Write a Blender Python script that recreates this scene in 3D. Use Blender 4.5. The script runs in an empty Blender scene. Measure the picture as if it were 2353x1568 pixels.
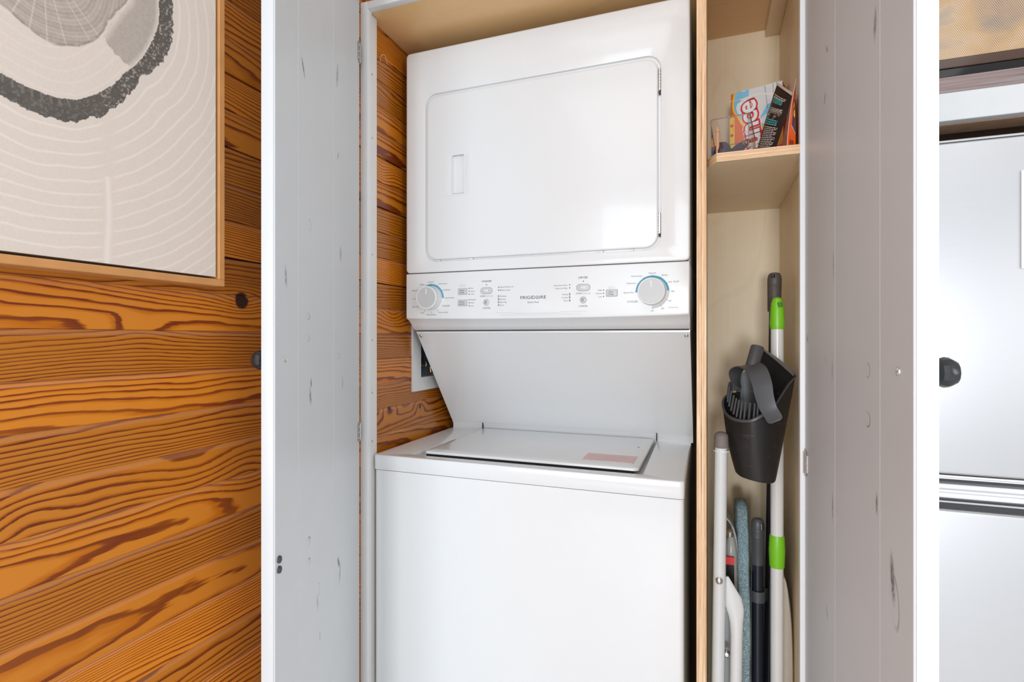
import bpy, bmesh, math, random
import numpy as np
from mathutils import Vector, Matrix
random.seed(7)
S = bpy.context.scene
C = bpy.context.collection
PI = math.pi
CH = 1.2                                   # camera height above the floor
# ------------------------------------------------------------------ camera
YAW = math.radians(20.26)
cam = bpy.data.cameras.new('camera'); co = bpy.data.objects.new('camera', cam); C.objects.link(co)
co.location = (0, 0, CH); co.rotation_euler = (PI/2, 0, YAW)
cam.sensor_width = 36; cam.lens = 36*1234/2353; cam.shift_y = -7/2353; cam.clip_start = .02
S.camera = co
# ------------------------------------------------------------------ world and lights
w = bpy.data.worlds.new('world'); S.world = w; w.use_nodes = True
w.node_tree.nodes['Background'].inputs[0].default_value = (.90, .95, 1.0, 1)
w.node_tree.nodes['Background'].inputs[1].default_value = .50
def area(name, loc, target, sx, sy, power, col=(1, 1, 1)):
    l = bpy.data.lights.new(name, 'AREA'); l.shape = 'RECTANGLE'; l.size = sx; l.size_y = sy; l.energy = power; l.color = col
    o = bpy.data.objects.new(name, l); C.objects.link(o); o.location = loc
    o.rotation_euler = (Vector(target)-Vector(loc)).to_track_quat('-Z', 'Y').to_euler(); return o
area('rear_fill_light', (1.45, -4.0, 1.15), (.1, 1.2, 1.15), 2.4, 1.9, 10, (.97, .985, 1))  # added fill behind the camera; no patio door is known there
area('right_fill_light', (2.45, -1.0, 1.35), (-.6, .7, 1.1), 1.5, 1.3, 27, (.97, .985, 1))  # added side fill, no known window; lifts left door, print and boards
area('left_fill_light', (-1.25, -3.1, 1.45), (.2, .9, 1.15), 2.4, 2.2, 80, (.81, .91, 1))  # unseen area light added to brighten the right door's inner face
area('overhead_fill_light', (.1, -1.1, 2.45), (.1, -1.1, 0), 2.0, 1.5, 10, (.98, .99, 1))  # overhead fill added for the floor and upward faces, no known fixture
area('low_front_light', (.14, -2.7, .98), (-.12, 1.1, 1.15), .34, .50, 29, (.93, .965, 1))  # added low light behind the camera, set for the compartment's cast shadows
S.view_settings.view_transform = 'Standard'; S.view_settings.look = 'None'
S.view_settings.exposure = 0.38; S.view_settings.gamma = 1; S.view_settings.use_curve_mapping = False

# ------------------------------------------------------------------ helpers
CT, ST = math.cos(YAW), math.sin(YAW)
def at(px, py, Y=None, X=None):
    """world point on the line of sight of a photograph pixel, at real depth Y (or side position X)"""
    r = math.tan(math.atan((px-1176.5)/1234)-YAW)
    if Y is None: Y = X/r
    X = r*Y; d = Y*CT-X*ST
    return Vector((X, Y, (777-py)/1234*d+CH))
class N:
    """tiny node builder"""
    def __init__(s, name):
        s.m = bpy.data.materials.new(name); s.m.use_nodes = True; s.t = s.m.node_tree; s.b = s.t.nodes['Principled BSDF']
    def n(s, typ, ins=None, **kw):
        x = s.t.nodes.new(typ)
        for k, v in kw.items(): setattr(x, k, v)
        for k, v in (ins or {}).items():
            if isinstance(v, bpy.types.NodeSocket): s.t.links.new(v, x.inputs[k])
            else: x.inputs[k].default_value = v
        return x
    def math(s, op, a, b=0.0, c=0.0, clamp=False):
        x = s.t.nodes.new('ShaderNodeMath'); x.operation = op; x.use_clamp = clamp
        for i, v in enumerate((a, b, c)):
            if isinstance(v, bpy.types.NodeSocket): s.t.links.new(v, x.inputs[i])
            else: x.inputs[i].default_value = v
        return x.outputs[0]
    def mix(s, f, a, b):
        x = s.t.nodes.new('ShaderNodeMix'); x.data_type = 'RGBA'
        for i, v in ((0, f), (6, a), (7, b)):
            if isinstance(v, bpy.types.NodeSocket): s.t.links.new(v, x.inputs[i])
            else: x.inputs[i].default_value = v if i == 0 else (*v[:3], 1)
        return x.outputs[2]
    def ramp(s, f, stops, interp='LINEAR'):
        x = s.n('ShaderNodeValToRGB', {0: f}); x.color_ramp.interpolation = interp
        e = x.color_ramp.elements
        while len(e) > 1: e.remove(e[-1])
        e[0].position = stops[0][0]; e[0].color = (*stops[0][1], 1)
        for p, c in stops[1:]:
            q = e.new(p); q.color = (*c, 1)
        return x.outputs[0]
    def noise(s, vec, scale, detail=2, rough=.5, dist=0):
        return s.n('ShaderNodeTexNoise', {'Vector': vec, 'Scale': scale, 'Detail': detail, 'Roughness': rough, 'Distortion': dist}).outputs[0]
    def obj(s): return s.n('ShaderNodeTexCoord').outputs['Object']
    def mapv(s, vec, loc=(0, 0, 0), rot=(0, 0, 0), sc=(1, 1, 1), typ='POINT'):
        return s.n('ShaderNodeMapping', {0: vec, 1: loc, 2: rot, 3: sc}, vector_type=typ).outputs[0]
    def link(s, sock, name): s.t.links.new(sock, s.b.inputs[name])
    def bump(s, h, strength, dist=.001):
        s.link(s.n('ShaderNodeBump', {'Height': h, 'Strength': strength, 'Distance': dist}).outputs[0], 'Normal')
    def set(s, rough=None, metal=None, **kw):
        if rough is not None: s.b.inputs['Roughness'].default_value = rough
        if metal is not None: s.b.inputs['Metallic'].default_value = metal
        for k, v in kw.items(): s.b.inputs[k.replace('_', ' ')].default_value = v
        return s
def basic(name, rgb, rough=.5, metal=0, vary=.04, scale=30, bump=0, **kw):
    m = N(name); m.set(rough, metal, **kw)
    f = m.noise(m.obj(), scale, 3)
    m.link(m.mix(f, tuple(c*(1-vary) for c in rgb), tuple(min(1, c*(1+vary)) for c in rgb)), 'Base Color')
    if bump: m.bump(m.noise(m.obj(), scale*12, 2), bump, .0006)
    return m.m
def ob(name, bm, m, parent=None, smooth=35, local=False, kind=None, recalc=True):
    if recalc: bmesh.ops.recalc_face_normals(bm, faces=bm.faces)
    me = bpy.data.meshes.new(name); bm.to_mesh(me); bm.free()
    for x in (m if isinstance(m, (list, tuple)) else [m]): me.materials.append(x)
    if smooth:
        me.polygons.foreach_set('use_smooth', [True]*len(me.polygons)); me.set_sharp_from_angle(angle=math.radians(smooth))
    o = bpy.data.objects.new(name, me); C.objects.link(o)
    if parent is not None:
        o.parent = parent
        if not local:
            q = parent; off = Vector((0, 0, 0))
            while q: off += q.location; q = q.parent
            me.transform(Matrix.Translation(-off))
    if kind: o['kind'] = kind
    return o
def tag(o, label, cat, group=None):
    o['label'] = label; o['category'] = cat
    if group: o['group'] = group
    return o
def thing(name, loc, label, cat, group=None):
    o = bpy.data.objects.new(name, None); C.objects.link(o); o.location = loc; o.empty_display_size = .05
    return tag(o, label, cat, group)
def recentre(o, loc):
    """put the origin of a one-mesh thing at loc"""
    o.data.transform(Matrix.Translation(-Vector(loc))); o.location = loc; return o
def BM(): return bmesh.new()
def box(bm, x0, x1, y0, y1, z0, z1, bev=0, seg=2, mat=0, M=None):
    t = bmesh.new(); bmesh.ops.create_cube(t, size=1)
    t.transform(Matrix.Translation(((x0+x1)/2, (y0+y1)/2, (z0+z1)/2)) @ Matrix.Diagonal((abs(x1-x0), abs(y1-y0), abs(z1-z0), 1)))
    if bev: bmesh.ops.bevel(t, geom=t.edges[:], offset=bev, segments=seg, profile=.6, affect='EDGES')
    if M: t.transform(M)
    join(bm, t, mat)
def join(bm, t, mat=0):
    vm = {v: bm.verts.new(v.co) for v in t.verts}
    for f in t.faces:
        try: g = bm.faces.new([vm[v] for v in f.verts]); g.material_index = mat
        except ValueError: pass
    t.free()
def frame(d):
    d = d.normalized(); a = Vector((0, 0, 1)) if abs(d.z) < .9 else Vector((0, 1, 0))
    u = d.cross(a).normalized(); return u, d.cross(u).normalized()
def tube(bm, pts, r, seg=12, caps=True, mat=0, flat=1.0, side=None):
    pts = [Vector(p) for p in pts]; n = len(pts); rr_ = r if isinstance(r, (list, tuple)) else [r]*n
    loops = []; pu = None
    for i, p in enumerate(pts):
        d = (pts[min(i+1, n-1)]-pts[max(i-1, 0)])
        if pu is None: u, v = frame(d) if side is None else (Vector(side), None)
        else: u = pu
        d.normalize(); u = (u-d*u.dot(d)).normalized(); v = d.cross(u); pu = u
        loops.append([bm.verts.new(p+(u*math.cos(2*PI*k/seg)*rr_[i]+v*math.sin(2*PI*k/seg)*rr_[i]*flat)) for k in range(seg)])
    for a, b in zip(loops, loops[1:]):
        for k in range(seg):
            f = bm.faces.new((a[k], a[(k+1) % seg], b[(k+1) % seg], b[k])); f.material_index = mat
    if caps: 
        for l in (loops[0], loops[-1]): bm.faces.new(l).material_index = mat
def lathe(bm, prof, seg=24, M=None, mat=0):
    """prof: (radius, height) along local z"""
    t = bmesh.new(); loops = []
    for r, h in prof:
        if r < 1e-6: loops.append([t.verts.new((0, 0, h))])
        else: loops.append([t.verts.new((r*math.cos(2*PI*k/seg), r*math.sin(2*PI*k/seg), h)) for k in range(seg)])
    for a, b in zip(loops, loops[1:]):
        for k in range(seg):
            j = (k+1) % seg
            if len(a) == 1 and len(b) == 1: continue
            if len(a) == 1: t.faces.new((a[0], b[k], b[j]))
            elif len(b) == 1: t.faces.new((a[k], a[j], b[0]))
            else: t.faces.new((a[k], a[j], b[j], b[k]))
    if len(loops[0]) > 1: t.faces.new(loops[0])
    if len(loops[-1]) > 1: t.faces.new(loops[-1])
    if M: t.transform(M)
    join(bm, t, mat)
def rr(x0, x1, z0, z1, r, n=6):
    r = max(r, 1e-5); out = []
    for cx, cz, a0 in ((x1-r, z1-r, 0), (x0+r, z1-r, 90), (x0+r, z0+r, 180), (x1-r, z0+r, 270)):
        for k in range(n+1):
            a = math.radians(a0+90*k/n); out.append((cx+r*math.cos(a), cz+r*math.sin(a)))
    return out
def pillow(bm, x0, x1, z0, z1, r, yf, yb, e, mat=0, n=6, M=None):
    """rounded-rectangle slab facing -Y with an eased front edge"""
    t = bmesh.new(); L = []
    st = [(0, yb)]+[(e*(1-math.cos(a*PI/8)), yf+e*(1-math.sin(a*PI/8))) for a in range(0, 5)]
    for i, y in st:
        L.append([t.verts.new((x, y, z)) for x, z in rr(x0+i, x1-i, z0+i, z1-i, r-i, n)])
    for a, b in zip(L, L[1:]):
        for k in range(len(a)): t.faces.new((a[k], a[(k+1) % len(a)], b[(k+1) % len(a)], b[k]))
    t.faces.new(L[0]); t.faces.new(L[-1])
    if M: t.transform(M)
    join(bm, t, mat)
def plate(bm, outer, holes, yf, yb, lip=0, mat=0, M=None):
    """flat plate facing -Y with holes, hole walls run back to yb; lip = rounding of the hole rim"""
    t = bmesh.new(); edges = []
    def loop(pts, y): return [t.verts.new((x, y, z)) for x, z in pts]
    lo = loop(outer, yf); edges += [t.edges.new((lo[k], lo[(k+1) % len(lo)])) for k in range(len(lo))]
    lb = loop(outer, yb)
    for k in range(len(lo)): t.faces.new((lo[k], lo[(k+1) % len(lo)], lb[(k+1) % len(lo)], lb[k]))
    for h in holes:
        cx = sum(p[0] for p in h)/len(h); cz = sum(p[1] for p in h)/len(h)
        def gr(d): return [(x+math.copysign(min(d, abs(x-cx)), x-cx), z+math.copysign(min(d, abs(z-cz)), z-cz)) for x, z in h]
        a = loop(gr(lip), yf); edges += [t.edges.new((a[k], a[(k+1) % len(a)])) for k in range(len(a))]
        seq = [a]
        if lip: seq += [loop(gr(lip*.3), yf+lip*.3), loop(h, yf+lip)]
        seq.append(loop(h, yb))
        for p, q in zip(seq, seq[1:]):
            for k in range(len(p)): t.faces.new((p[k], p[(k+1) % len(p)], q[(k+1) % len(p)], q[k]))
    bmesh.ops.triangle_fill(t, use_beauty=True, use_dissolve=False, edges=edges)
    if M: t.transform(M)
    join(bm, t, mat)
def prism(bm, pts, axis, a0, a1, mat=0, M=None):
    """polygon pts extruded along axis 'X' (pts=(y,z)), 'Y' (pts=(x,z)) or 'Z' (pts=(x,y))"""
    t = bmesh.new()
    def v(p, a): return {'X': (a, p[0], p[1]), 'Y': (p[0], a, p[1]), 'Z': (p[0], p[1], a)}[axis]
    A = [t.verts.new(v(p, a0)) for p in pts]; B = [t.verts.new(v(p, a1)) for p in pts]
    t.faces.new(A); t.faces.new(B[::-1])
    for k in range(len(A)): t.faces.new((A[k], A[(k+1) % len(A)], B[(k+1) % len(A)], B[k]))
    if M: t.transform(M)
    join(bm, t, mat)
def loft(bm, rows, close=False, mat=0):
    g = [[bm.verts.new(p) for p in r] for r in rows]
    for a, b in zip(g, g[1:]):
        m = len(a)
        for k in range(m if close else m-1):
            f = bm.faces.new((a[k], a[(k+1) % m], b[(k+1) % m], b[k])); f.material_index = mat
    return g
def thicken(bm, d):
    bmesh.ops.recalc_face_normals(bm, faces=bm.faces)
    bmesh.ops.solidify(bm, geom=bm.faces[:], thickness=d)
def bez(P, n=12):
    """Catmull-Rom through the points"""
    P = [Vector(p) for p in P]; out = []
    for i in range(len(P)-1):
        a, b, c, d = P[max(i-1, 0)], P[i], P[i+1], P[min(i+2, len(P)-1)]
        for k in range(n):
            t = k/n; out.append(.5*((2*b)+(c-a)*t+(2*a-5*b+4*c-d)*t*t+(3*b-a-3*c+d)*t**3))
    out.append(P[-1]); return out
RX = Matrix.Rotation(PI/2, 4, 'X')          # text plane -> upright, facing -Y
def text(bm, s, M, w=None, h=None, align='CENTER', ext=.0, offset=0, sp=1.0, mat=0, shear=0):
    cu = bpy.data.curves.new('t', 'FONT'); cu.body = s; cu.size = 1; cu.align_x = 'LEFT'; cu.resolution_u = 3
    cu.offset = offset; cu.space_character = sp; cu.shear = shear
    o = bpy.data.objects.new('t', cu); C.objects.link(o)
    dg = bpy.context.evaluated_depsgraph_get(); dg.update()
    me = bpy.data.meshes.new_from_object(o.evaluated_get(dg))
    t = bmesh.new(); t.from_mesh(me)
    xs = [v.co.x for v in t.verts]; x0, x1 = min(xs), max(xs)
    sy = h/.73; sx = (w/(x1-x0)) if w else sy
    dx = {'CENTER': -(x0+x1)/2, 'LEFT': -x0, 'RIGHT': -x1}[align]
    t.transform(M @ Matrix.Diagonal((sx, sy, 1, 1)) @ Matrix.Translation((dx, -.365, 0)))
    join(bm, t, mat)
    bpy.data.objects.remove(o); bpy.data.curves.remove(cu); bpy.data.meshes.remove(me)

# ------------------------------------------------------------------ materials
def wood_material(pale=0):
    """varnished heart pine: growth-ring bands running along Y, knots where the boards have them"""
    m = N('pine_bevel_sheen' if pale else 'varnished_pine'); geo = m.n('ShaderNodeNewGeometry'); pos = geo.outputs['Position']
    rnd = m.n('ShaderNodeObjectInfo').outputs['Random']
    xyz = m.n('ShaderNodeSeparateXYZ', {0: pos}); y, z = xyz.outputs[1], xyz.outputs[2]
    oz = m.n('ShaderNodeSeparateXYZ', {0: m.obj()}).outputs[2]
    r2 = m.math('FRACT', m.math('MULTIPLY', rnd, 17.31)); r3 = m.math('FRACT', m.math('MULTIPLY', rnd, 53.7))
    off = m.n('ShaderNodeCombineXYZ', {0: m.math('MULTIPLY', rnd, 40.0), 1: m.math('MULTIPLY', r2, 30.0), 2: 0.0}).outputs[0]
    p = m.n('ShaderNodeVectorMath', {0: pos, 1: off}, operation='ADD').outputs[0]
    w1 = m.noise(m.mapv(p, sc=(1, 1.6, 9)), 1.0, 2, .5)
    w2 = m.noise(m.mapv(p, sc=(1, 9, 40)), 1.0, 2, .6)
    a = m.math('SUBTRACT', m.math('MULTIPLY', r3, .20), .10)
    za = m.math('ADD', m.math('ADD', oz, a), m.math('MULTIPLY', m.math('SUBTRACT', w1, .5), .06))
    f = m.math('MULTIPLY', m.math('MULTIPLY', za, za), 1150.0)
    f = m.math('ADD', f, m.math('MULTIPLY', y, m.math('ADD', 1.5, m.math('MULTIPLY', r2, 3.0))))
    f = m.math('ADD', f, m.math('MULTIPLY', w2, .95))
    kn = [(.6884, .0625, .024, 1.6, .0155, 1), (1.098, .402, .022, 2.2, .004, 0), (1.15, .058, .030, 2.2, .004, 0), (1.1316, -.174, .022, 2.4, .007, 1),
          (1.279, -.186, .018, 1.8, .006, 1), (.385, -.208, .03, 2.2, .004, 0), (.70, -.222, .04, 2.0, .001, 0), (.47, -.20, .05, 1.6, .001, 0), (.52, .01, .03, 1.2, .001, 0)]
    dark = None; halo = None
    for ky, kz, sz, amp, dr, isdark in kn:
        dy = m.math('MULTIPLY', m.math('SUBTRACT', y, ky), .62); dz = m.math('SUBTRACT', z, kz+CH)
        d2 = m.math('ADD', m.math('MULTIPLY', dy, dy), m.math('MULTIPLY', dz, dz))
        g = m.math('EXPONENT', m.math('DIVIDE', d2, -sz*sz))
        f = m.math('ADD', f, m.math('MULTIPLY', g, amp))
        if isdark:
            d = m.math('SQRT', m.math('ADD', m.math('MULTIPLY', m.math('MULTIPLY', dy, dy), 2.6), m.math('MULTIPLY', dz, dz)))
            k = m.math('SUBTRACT', 1.0, m.n('ShaderNodeMapRange', {0: m.math('ADD', d, m.math('MULTIPLY', m.math('SUBTRACT', w2, .5), dr*.5)), 1: dr*.75, 2: dr}).outputs[0])
            dark = k if dark is None else m.math('MAXIMUM', dark, k)
    fr = m.math('FRACT', f)
    fib = m.noise(m.mapv(p, sc=(300, 12, 700)), 1.0, 3, .6)
    fr = m.math('ADD', fr, m.math('MULTIPLY', m.math('SUBTRACT', fib, .5), .26))
    # ring contrast also differs from ring to ring
    ringv = m.noise(m.n('ShaderNodeCombineXYZ', {0: m.math('MULTIPLY', m.math('FLOOR', f), 3.7), 1: r2, 2: 0.0}).outputs[0], 1.0, 0)
    wide = m.math('MULTIPLY', m.math('SUBTRACT', ringv, .45), .9)
    fr = m.math('ADD', fr, m.math('MULTIPLY', wide, .38))
    L1, L2, D1, D2 = (.56, .205, .034), (.47, .140, .016), (.19, .030, .0016), (.135, .018, .001)
    col = m.ramp(fr, [(0, L1), (.44, L1), (.58, L2), (.66, (.42, .125, .010)), (.71, D1), (.88, D2), (.925, (.36, .10, .008)), (.96, L1)])
    blot = m.noise(m.mapv(p, sc=(1, 3, 12)), 1.0, 3)
    col = m.mix(m.math('MULTIPLY', m.math('SUBTRACT', blot, .42), .9, clamp=True), col, (.56, .19, .022))
    tone = m.math('MULTIPLY', m.math('SUBTRACT', r3, .5), .5)
    hs = m.n('ShaderNodeHueSaturation', {'Hue': .5, 'Saturation': 1.04, 'Value': m.math('ADD', 1.0, tone), 'Fac': 1.0, 'Color': col}).outputs[0]
    if pale: hs = m.mix(pale, hs, (.56, .27, .15))  # painted sheen: bevels mixed paler, as if the varnish caught the sky
    col = m.mix(dark, hs, (.030, .007, .003))
    m.link(col, 'Base Color'); m.set(.33, 0, Coat_Weight=.25, Coat_Roughness=.2)
    m.bump(m.math('ADD', m.math('MULTIPLY', fr, .4), fib), .25, .0006)
    return m.m
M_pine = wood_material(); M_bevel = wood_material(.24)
def ply_face(name, c0, c1, rough=.45, sc=(1, 1, 1)):
    m = N(name); o = m.obj()
    v = m.mapv(o, sc=sc)
    a = m.noise(v, 9, 4, .55, .6); b = m.noise(m.mapv(v, sc=(160, 160, 5)), 1, 3, .6)
    rings = m.math('FRACT', m.math('MULTIPLY', m.noise(m.mapv(v, sc=(2.5, 2.5, .9)), 1, 1), 9.0))
    line = m.math('MULTIPLY', m.math('GREATER_THAN', rings, .93), .16)
    f = m.math('ADD', m.math('MULTIPLY', a, .6), m.math('MULTIPLY', b, .45))
    col = m.mix(m.math('ADD', f, line), c0, c1)
    m.link(col, 'Base Color'); m.set(rough); m.bump(b, .08, .0004); return m.m
M_ply = ply_face('birch_plywood_face', (.88, .74, .53), (.76, .60, .39))
M_plytop = ply_face('varnished_plywood_face', (.82, .55, .28), (.68, .42, .19), .28, (.2, 1, 1))
def ply_edge(name, thick_axis, long_axis):
    m = N(name); o = m.obj(); sc = [6, 6, 6]; sc[thick_axis] = 420; sc[long_axis] = 2.2
    a = m.noise(m.mapv(o, sc=tuple(sc)), 1, 2, .5); sc[long_axis] = 16; sc[thick_axis] = 900
    b = m.noise(m.mapv(o, sc=tuple(sc)), 1, 2, .6)
    col = m.ramp(m.math('ADD', m.math('MULTIPLY', a, .75), m.math('MULTIPLY', b, .25)),
                 [(.34, (.20, .09, .04)), (.40, (.62, .36, .19)), (.47, (.80, .55, .33)), (.52, (.62, .36, .19)), (.56, (.90, .72, .50)), (.62, (.86, .63, .40)), (.68, (.60, .34, .17))])
    m.link(col, 'Base Color'); m.set(.7); m.bump(a, .3, .0006); return m.m
M_pex = ply_edge('plywood_edge_upright', 0, 2); M_pez = ply_edge('plywood_edge_flat', 2, 0)
M_enamel = basic('white_appliance_enamel', (.785, .80, .81), .2, vary=.006, Coat_Weight=.3, Coat_Roughness=.05)
M_plastic = basic('white_console_plastic', (.77, .785, .795), .24, vary=.005)
M_gap = basic('dark_gap', (.035, .033, .035), .7)
M_greyplas = basic('grey_control_plastic', (.52, .52, .52), .3)
M_greylight = basic('light_grey_button_plastic', (.56, .56, .56), .3)
M_ink = basic('dark_grey_ink', (.055, .055, .06), .7, Specular_IOR_Level=.05)
M_inkl = basic('mid_grey_ink', (.13, .13, .14), .7, Specular_IOR_Level=.05)
M_inkp = basic('pale_grey_ink', (.46, .46, .46), .7, Specular_IOR_Level=.05)
M_blue = basic('teal_blue_ink', (.11, .36, .50), .6, Specular_IOR_Level=.1)
M_white = basic('white_ink', (.85, .85, .85), .5)
M_chrome = basic('bright_steel', (.72, .72, .72), .2, 1)
M_steelD = basic('dull_hinge_steel', (.45, .43, .40), .35, 1)
M_brass = basic('brass', (.72, .50, .22), .3, 1)
M_black = basic('black_knob', (.018, .019, .021), .28)
M_rubber = basic('dark_rubber', (.05, .05, .05), .6)
def paint(name, marks):
    m = N(name); o = m.obj(); s = m.n('ShaderNodeSeparateXYZ', {0: o})
    v = m.n('ShaderNodeCombineXYZ', {0: s.outputs[0], 1: 0.0, 2: s.outputs[2]}).outputs[0]
    tot = None; n1 = m.noise(m.mapv(v, sc=(420, 1, 150)), 1, 3, .7)
    for (x, z, rx, rz, ang, kind, k) in marks:
        q = m.mapv(v, loc=(x, 0, z), rot=(0, math.radians(ang), 0), sc=(rx, 1, rz), typ='TEXTURE')
        d = m.n('ShaderNodeVectorMath', {0: q}, operation='LENGTH').outputs['Value']
        if kind == 's':      # scuffed smudge
            e = m.math('SUBTRACT', 1.0, m.n('ShaderNodeMapRange', {0: d, 1: .15, 2: 1.0}).outputs[0])
            e = m.math('MULTIPLY', m.math('MULTIPLY', e, 1.5), m.n('ShaderNodeMapRange', {0: n1, 1: .36, 2: .58, 3: .12}).outputs[0], clamp=True)
        else:                # thin half-moon dent line
            e = m.math('LESS_THAN', m.math('ABSOLUTE', m.math('SUBTRACT', d, .9)), .10)
            side = m.n('ShaderNodeMapRange', {0: m.n('ShaderNodeSeparateXYZ', {0: q}).outputs[0], 1: .35, 2: -.55, 3: .12, 4: 1}).outputs[0]
            e = m.math('MULTIPLY', e, side)
        e = m.math('MULTIPLY', e, k)
        tot = e if tot is None else m.math('MAXIMUM', tot, e)
    f = m.noise(o, 14, 3)
    col = m.mix(f, (.570, .594, .615), (.605, .630, .652))
    if tot is not None: col = m.mix(tot, col, (.10, .095, .09))
    m.link(col, 'Base Color'); m.set(.42); m.bump(m.noise(m.mapv(o, sc=(60, 60, 12)), 1, 3), .12, .0005); return m.m
ML = [(.3335, .432, .004, .020, 25, 's', 1), (.158, .505, .008, .030, -8, 's', .6), (.153, .352, .002, .012, -25, 's', 1.6), (.306, .186, .007, .010, 10, 'a', .5),
      (.137, .165, .007, .02, 0, 's', .6), (.402, .090, .005, .020, 5, 's', .7), (.314, .036, .010, .0055, -15, 'a', .8), (.314, 0, .009, .005, -15, 'a', .6), (.152, -.036, .008, .006, 10, 'a', .6),
      (.299, -.075, .003, .010, 0, 's', 1.5), (.302, -.097, .006, .018, 8, 's', .8), (.125, -.09, .005, .018, 0, 's', .5), (.313, -.336, .012, .007, 40, 'a', .9), (.313, -.371, .012, .007, 40, 'a', .7),
      (.150, -.435, .006, .016, 30, 's', 1.2), (.142, -.46, .005, .024, -12, 's', .7), (.262, -.435, .004, .012, 0, 'a', .7), (.268, -.455, .004, .018, 5, 's', .6), (.256, -.52, .0015, .010, 3, 's', 1.5)]
MR = [(.34, .335, .006, .022, 5, 's', .8), (.30, .42, .010, .003, 60, 's', 1.0), (.14, .41, .010, .004, 55, 's', .8), (.12, .50, .002, .003, 0, 's', 1.5), (.128, .345, .003, .012, 30, 's', 1.2), (.175, .10, .004, .03, 0, 's', .5),
      (.015, 0, .006, .010, 0, 's', .8), (.315, -.036, .009, .009, 180, 'a', .6), (.315, -.09, .010, .009, 200, 'a', .8), (.130, -.034, .006, .006, 180, 'a', .6), (.168, -.045, .003, .022, 0, 's', .5), (.17, -.23, .004, .026, 0, 's', .7),
      (.345, -.175, .004, .014, 0, 's', 1.0), (.390, -.235, .007, .030, -8, 's', 1.1), (.395, -.255, .012, .028, 170, 'a', .5), (.14, -.39, .003, .014, -20, 's', .7)]
M_doorL = paint('pale_grey_door_paint', ML); M_doorR = paint('pale_grey_door_paint_scuffed', MR)
M_paint = basic('pale_grey_trim_paint', (.74, .76, .775), .42, scale=14, vary=.03)
M_cleat = basic('white_primed_cleat', (.74, .72, .69), .5, scale=8, vary=.05)
M_canvaswood = basic('light_oak_frame_wood', (.56, .27, .095), .4, scale=22, vary=.22)
M_dark = basic('dark_recess_brown', (.055, .038, .026), .8)

# ------------------------------------------------------------------ setting
WX = -.738                                   # face of the board wall
def struct(name, bm, m, **k):
    o = ob(name, bm, m, **k); o['kind'] = 'structure'; return o
OY0, OY1, OZ0, OZ1 = 1.2744, 1.47, CH-.107, CH+.10     # opening of the recessed outlet box
b = BM()
box(b, -.86, -.7505, -1.6, OY0, 0, 2.5); box(b, -.86, -.7505, OY1, 1.86, 0, 2.5)
box(b, -.86, -.7505, OY0, OY1, 0, OZ0); box(b, -.86, -.7505, OY0, OY1, OZ1, 2.5)
wall = struct('wall_left', b, M_dark)
BH = .0603; z0 = CH+.3125
def board(y0, y1, h=BH, gap=.0002):
    b = BM(); T = .0125
    prof = [(0, -h/2+.0001), (T-.0006, -h/2+.0001), (T, -h/2+.0008), (T, h/2-.0078), (T-.0024, h/2-gap), (0, h/2-gap)]
    prism(b, prof, 'Y', y0, y1); me = None
    bmesh.ops.recalc_face_normals(b, faces=b.faces)
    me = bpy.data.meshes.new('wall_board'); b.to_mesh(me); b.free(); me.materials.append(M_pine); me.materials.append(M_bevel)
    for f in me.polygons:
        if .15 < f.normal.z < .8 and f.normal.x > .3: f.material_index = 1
    return me
me_gap = board(-1.6, 1.858, gap=.0022)
me_full, me_a, me_b = board(-1.6, 1.858), board(-1.6, OY0), board(OY1, 1.858)
k = -16
while True:
    zc = z0-BH*(k+.5)
    if zc < .03: break
    if zc < 2.47:
        meshes = [me_gap] if k in (0, -2, 3) else [me_full] if (zc+BH/2 < OZ0+.004 or zc-BH/2 > OZ1) else [me_a, me_b]
        for me in meshes:
            o = bpy.data.objects.new('wall_board', me); C.objects.link(o); o.parent = wall; o.location = (-.7505+random.uniform(-.0004, .0004), 0, zc)
    k += 1
b = BM(); box(b, -.86, 2.6, 1.86, 1.96, 0, 2.5); struct('wall_back', b, basic('back_wall_boards_brown', (.20, .10, .045), .6, scale=5, vary=.3))
def floor_mat():
    m = N('pale_floor_tiles'); o = m.obj()
    br = m.n('ShaderNodeTexBrick', {'Vector': o, 'Color1': (.80, .79, .77, 1), 'Color2': (.76, .75, .73, 1), 'Mortar': (.3, .28, .26, 1), 'Scale': 1, 'Mortar Size': .002, 'Brick Width': 1.1, 'Row Height': .12})
    m.link(br.outputs[0], 'Base Color'); m.set(.4); return m.m
b = BM(); box(b, -.86, 2.6, -1.6, 1.96, -.05, 0); struct('floor', b, floor_mat())
b = BM(); box(b, -.86, 2.6, -1.2, 1.96, 2.5, 2.55); struct('ceiling', b, basic('white_ceiling_paint', (.8, .79, .77), .8))

# ------------------------------------------------------------------ built-in plywood closet
YF = 1.014; TOPZ = CH+.7371; XD0, XD1 = -.0229, -.0062; XR = .156; YB = 1.43
cab = thing('closet_cabinet', (-.29, YF, 0), 'tall built-in plywood closet with open pale grey doors around the stacked washer and dryer', 'closet')
def part(name, bm, m, parent=cab, **k): return ob(name, bm, m, parent, **k)
def ply_box(name, x0, x1, y0, y1, z0, z1, mface, medge, parent=cab, bev=.0006):
    b = BM(); box(b, x0, x1, y0, y1, z0, z1, bev, 1)
    bmesh.ops.recalc_face_normals(b, faces=b.faces)
    for f in b.faces: f.material_index = 1 if abs(f.normal.y) > .7 else 0
    return ob(name, b, [mface, medge], parent)
b = BM(); box(b, WX+.0005, -.7187, YF, YF+.017, .06, TOPZ+.016, .0012); part('stile', b, M_paint)
b = BM(); box(b, .1415, .160, YF, YF+.017, .06, TOPZ+.016, .0012); part('stile', b, M_paint)
b = BM(); box(b, -.7187, .1415, YF+.0003, YF+.017, TOPZ, TOPZ+.0155, .001); part('top_rail', b, M_paint)
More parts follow.
